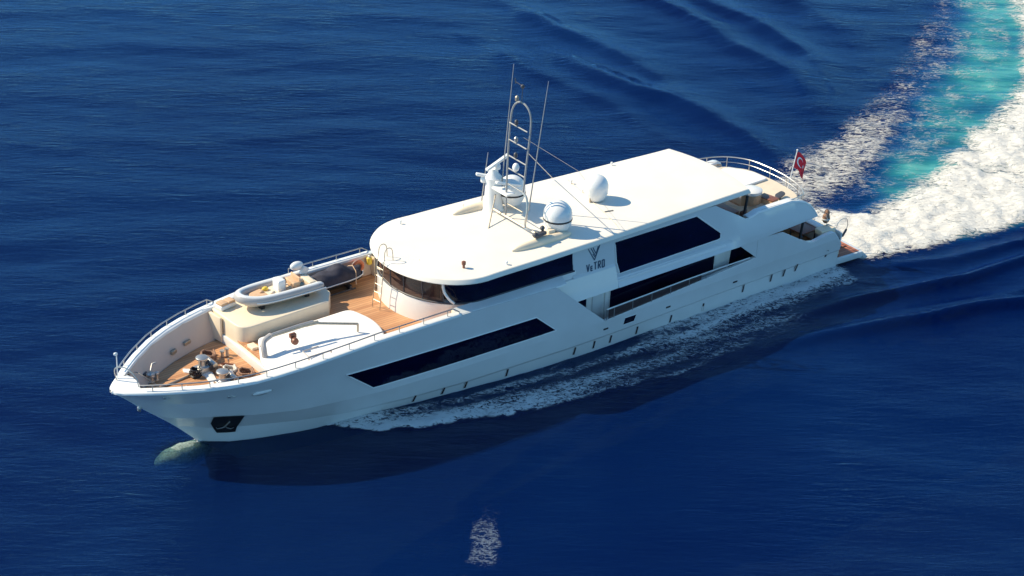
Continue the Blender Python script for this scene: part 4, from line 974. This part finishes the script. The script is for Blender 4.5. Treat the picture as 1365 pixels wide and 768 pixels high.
# rope coils, fenders and gear in the bow well
coils = [((5.3, 1.35), .30, ROPE, "brown rope coil on the bow deck nearest the aft starboard corner of the well"), ((5.45, -.35), .26, ROPEW, "pale rope coil lying between the windlasses and the well coaming"),
         ((5.9, -1.0), .32, ROPE, "reddish rope coil against the well coaming to port"), ((5.35, -1.95), .34, ROPE, "long loose reddish rope heap beside the port bulwark"), ((4.15, .35), .20, BLACK, "black hose coil forward of the starboard windlass")]
for (x, y), rr, mt, lab in coils:
    t = thing("rope_coil", (x, y, 3.0), lab, "rope", "rope coils on the anchor deck")
    pts = []
    for k in range(70):
        a = k*.55; q = rr*(1-.25*((k//11) % 3)/3)+.03*math.sin(k*2.1)
        pts.append((x+q*1.15*math.cos(a), y+q*math.sin(a)*1.2, 3.06+.055*(k//12)+.025*math.sin(k*1.3)))
    obj("coiled_rope", MB().tube(pts, .045, 6), mt, t)
    obj("rope_end", MB().tube(smoothpath([(x+rr, y, 3.04), (x+rr+.25, y+.15, 3.03), (x+rr+.3, y-.2, 3.03), (x+rr+.6, y-.25, 3.03)], 4), .03, 5), mt, t)
t = thing("deck_fender", (5.15, -.85, 3.0), "small round white fender lying among the ropes at the bow", "fender")
obj("fender_body", MB().ball((5.15, -.85, 3.30), (.24, .22, .22), 16, 10), WHITE, t); obj("fender_eye", MB().lathe((5.15, -.85, 3.50), [(.05, 0), (.05, .08), (.02, .1)], 8), BLACK, t)
t = thing("fire_hose", (5.9, .2, 3.0), "dark red hose looped on the teak beside the well coaming", "hose")
obj("hose_loop", MB().tube(smoothpath([(5.7+.3*math.cos(k*.9), -.1+.55*math.sin(k*.7), 3.05+.01*k) for k in range(14)], 4), .035, 6), WOODD, t)
obj("hose_nozzle", MB().lathe((5.9, .55, 3.04), [(.03, 0), (.05, .12), (.04, .2)], 8), STEEL, t)
# furniture on the upper aft deck
t = thing("round_table", (35.4, -1.45, 3.8), "round table with a white top and an orange teak base on the upper aft deck", "table")
obj("table_top", MB().lathe((35.35, -1.35, 4.78), [(.05, -.06), (.50, -.06), (.55, -.02), (.55, .12), (.45, .18), (.02, .19)], 28), WHITE, t)
obj("table_base", MB().lathe((35.35, -1.35, 3.8), [(.52, 0), (.52, .88), (.48, .93)], 24), TAN, t)
t = thing("bar_cabinet", (35.9, -2.2, 3.8), "orange teak cabinet with a slatted front beside the round table", "cabinet")
obj("cabinet_body", MB().box((35.95, -2.0, 4.15), (.5, .9, .75), rz=R(12)), TAN, t, bevel=.03)
obj("cabinet_top", MB().box((35.95, -2.0, 4.55), (.56, .96, .05), rz=R(12)), WOODD, t, bevel=.01)
def chair(x, y, z, rz, lab, mt, grp="dark chairs on the aft decks"):
    t = thing("deck_chair", (x, y, z), lab, "chair", grp)
    m = Matrix.Translation((x, y, z)) @ Matrix.Rotation(rz, 4, 'Z')
    def T(mb):
        mb.v = [tuple(m @ Vector(p)) for p in mb.v]; return mb
    obj("seat", T(MB().box((0, 0, .44), (.48, .48, .07))), mt, t, bevel=.02)
    obj("backrest", T(MB().box((.24, 0, .72), (.05, .46, .46), ry=R(10))), mt, t, bevel=.02)
    for sx in (-1, 1):
        for sy in (-1, 1): obj("leg", T(MB().tube([(sx*.2, sy*.2, .42), (sx*.24, sy*.24, 0)], .02, 5)), DARKG, t)
chair(32.6, -2.3, 3.8, R(90), "dark deck chair just behind the upper saloon, nearest the port pillar", DARKG)
chair(32.5, -1.2, 3.8, R(80), "dark deck chair under the roof overhang, inboard of its neighbour", DARKG)
chair(33.5, -2.5, 3.8, R(-90), "dark deck chair beside the black pillar under the roof", WOODD)
t = thing("dining_table", (33.0, -1.6, 3.8), "dark dining table under the aft end of the roof", "table")
obj("table_top", MB().box((33.0, -1.5, 4.52), (1.1, 1.9, .06)), WOODD, t, bevel=.02); obj("table_base", MB().box((33.0, -1.5, 4.15), (.3, .8, .7)), DARKG, t, bevel=.02)
t = thing("low_table", (36.6, -1.95, 4.22), "small oval grey table top on the cream sun deck", "table")
obj("table_top", MB().prism(rounded([(36.4, -2.3), (37.2, -2.0), (37.25, -1.6), (36.5, -1.8)], .3), 4.42, 4.48), DARKG, t, bevel=.01); obj("table_base", MB().lathe((36.8, -1.93, 4.22), [(.1, 0), (.05, .2)], 10), DARKG, t)
t = thing("tan_cushion", (36.2, -2.55, 4.22), "small tan cushion at the port edge of the sun deck", "cushion")
obj("cushion_body", MB().box((36.2, -2.5, 4.29), (.4, .28, .14), rz=.3), TAN, t, bevel=.05); obj("cushion_piping", MB().box((36.2, -2.5, 4.30), (.42, .30, .03), rz=.3), WOODD, t, bevel=.01)
# cockpit furniture
t = thing("cockpit_table", (38.6, -2.0, 1.28), "dark brown rectangular table in the open aft cockpit", "table")
obj("table_top", MB().box((38.75, -1.95, 2.05), (1.25, 1.1, .07), rz=R(4)), WOODD, t, bevel=.02)
for sx in (-.5, .5):
    for sy in (-.4, .4): obj("leg", MB().box((38.75+sx, -1.95+sy, 1.64), (.07, .07, .74)), DARKG, t)
t = thing("cockpit_sofa", (38.9, -.4, 1.28), "curved peach sofa along the stern of the aft cockpit", "sofa")
obj("seat", MB().prism(rounded([(38.3, -.9), (38.3, 2.2), (39.3, 2.2), (39.3, -.9)], .3), 1.28, 1.75), TAN, t, bevel=.06)
obj("backrest", MB().prism(rounded([(39.0, -1.0), (39.0, 2.3), (39.33, 2.3), (39.33, -1.0)], .1), 1.7, 2.45), CREAM, t, bevel=.06)
chair(37.6, -2.6, 1.28, R(-100), "dark chair beside the black pillar in the aft cockpit", DARKG)
t = thing("folded_parasol", (39.6, -2.7, 2.1), "bundled brown gear lashed on the stern corner rail", "gear")
obj("bundle", MB().ball((39.55, -2.75, 2.75), (.22, .20, .30), 12, 8).ball((39.75, -2.6, 2.95), (.14, .16, .2), 10, 8), ROPE, t); obj("lashing", MB().lathe((39.55, -2.75, 2.7), [(.23, 0), (.235, .03), (.23, .06)], 12), WHITE, t)
# ensign --------------------------------------------------------------
t = thing("ensign_flag", (38.15, -1.1, 4.3), "red flag with white crescent and star flying from the stern staff", "flag")
s0, s1 = Vector((38.2, -1.1, 4.2)), Vector((38.62, -1.12, 6.25))
st = obj("flag_staff", MB().tube([s0, s1], [.035, .025], 6), WHITE, t); obj("staff_finial", MB().ball(s1, .05, 8, 6), WHITE, st)
RED = plain("flag_red", (.80, .02, .04), .7, var=.1); FW_ = plain("flag_white", (.85, .85, .85), .7)
d = (s0-s1).normalized()
def flagpt(u, v, o_=0.0):   # u along fly, v down the hoist
    p = s1+d*(.10+.88*v)
    fold = .10*math.sin(u*7+v*2)*u
    return (p.x+.64*u-.05*u*u, p.y-.24*u+fold-o_, p.z-.52*u*u-.20*u+.04*math.sin(6*u))
fb = obj("flag_cloth", MB().grid([[flagpt(u, v) for u in np.linspace(0, 1, 14)] for v in np.linspace(0, 1, 10)]), RED, t, smooth=80)
for o_ in (.015, -.015):
    mb = MB(); a0 = R(40)
    outer = [(.42+.235*math.cos(a), .5+.27*math.sin(a)) for a in np.linspace(a0, 2*math.pi-a0, 22)]
    inner = [(.47+.185*math.cos(a), .5+.215*math.sin(a)) for a in np.linspace(R(52), 2*math.pi-R(52), 22)]
    mb.grid([[flagpt(u, v, o_) for u, v in outer], [flagpt(u, v, o_) for u, v in inner]])
    cx, cy = .70, .5; star = []
    for k in range(10):
        rr = .105 if k % 2 == 0 else .042; a = math.pi+k*math.pi/5; star.append(flagpt(cx+rr*math.cos(a), cy+rr*1.15*math.sin(a), o_))
    o0 = len(mb.v); mb.v += star+[flagpt(cx, cy, o_)]; mb.f += [(o0+k, o0+(k+1) % 10, o0+10) for k in range(10)]
    obj("crescent_and_star", mb, FW_, fb, smooth=0)
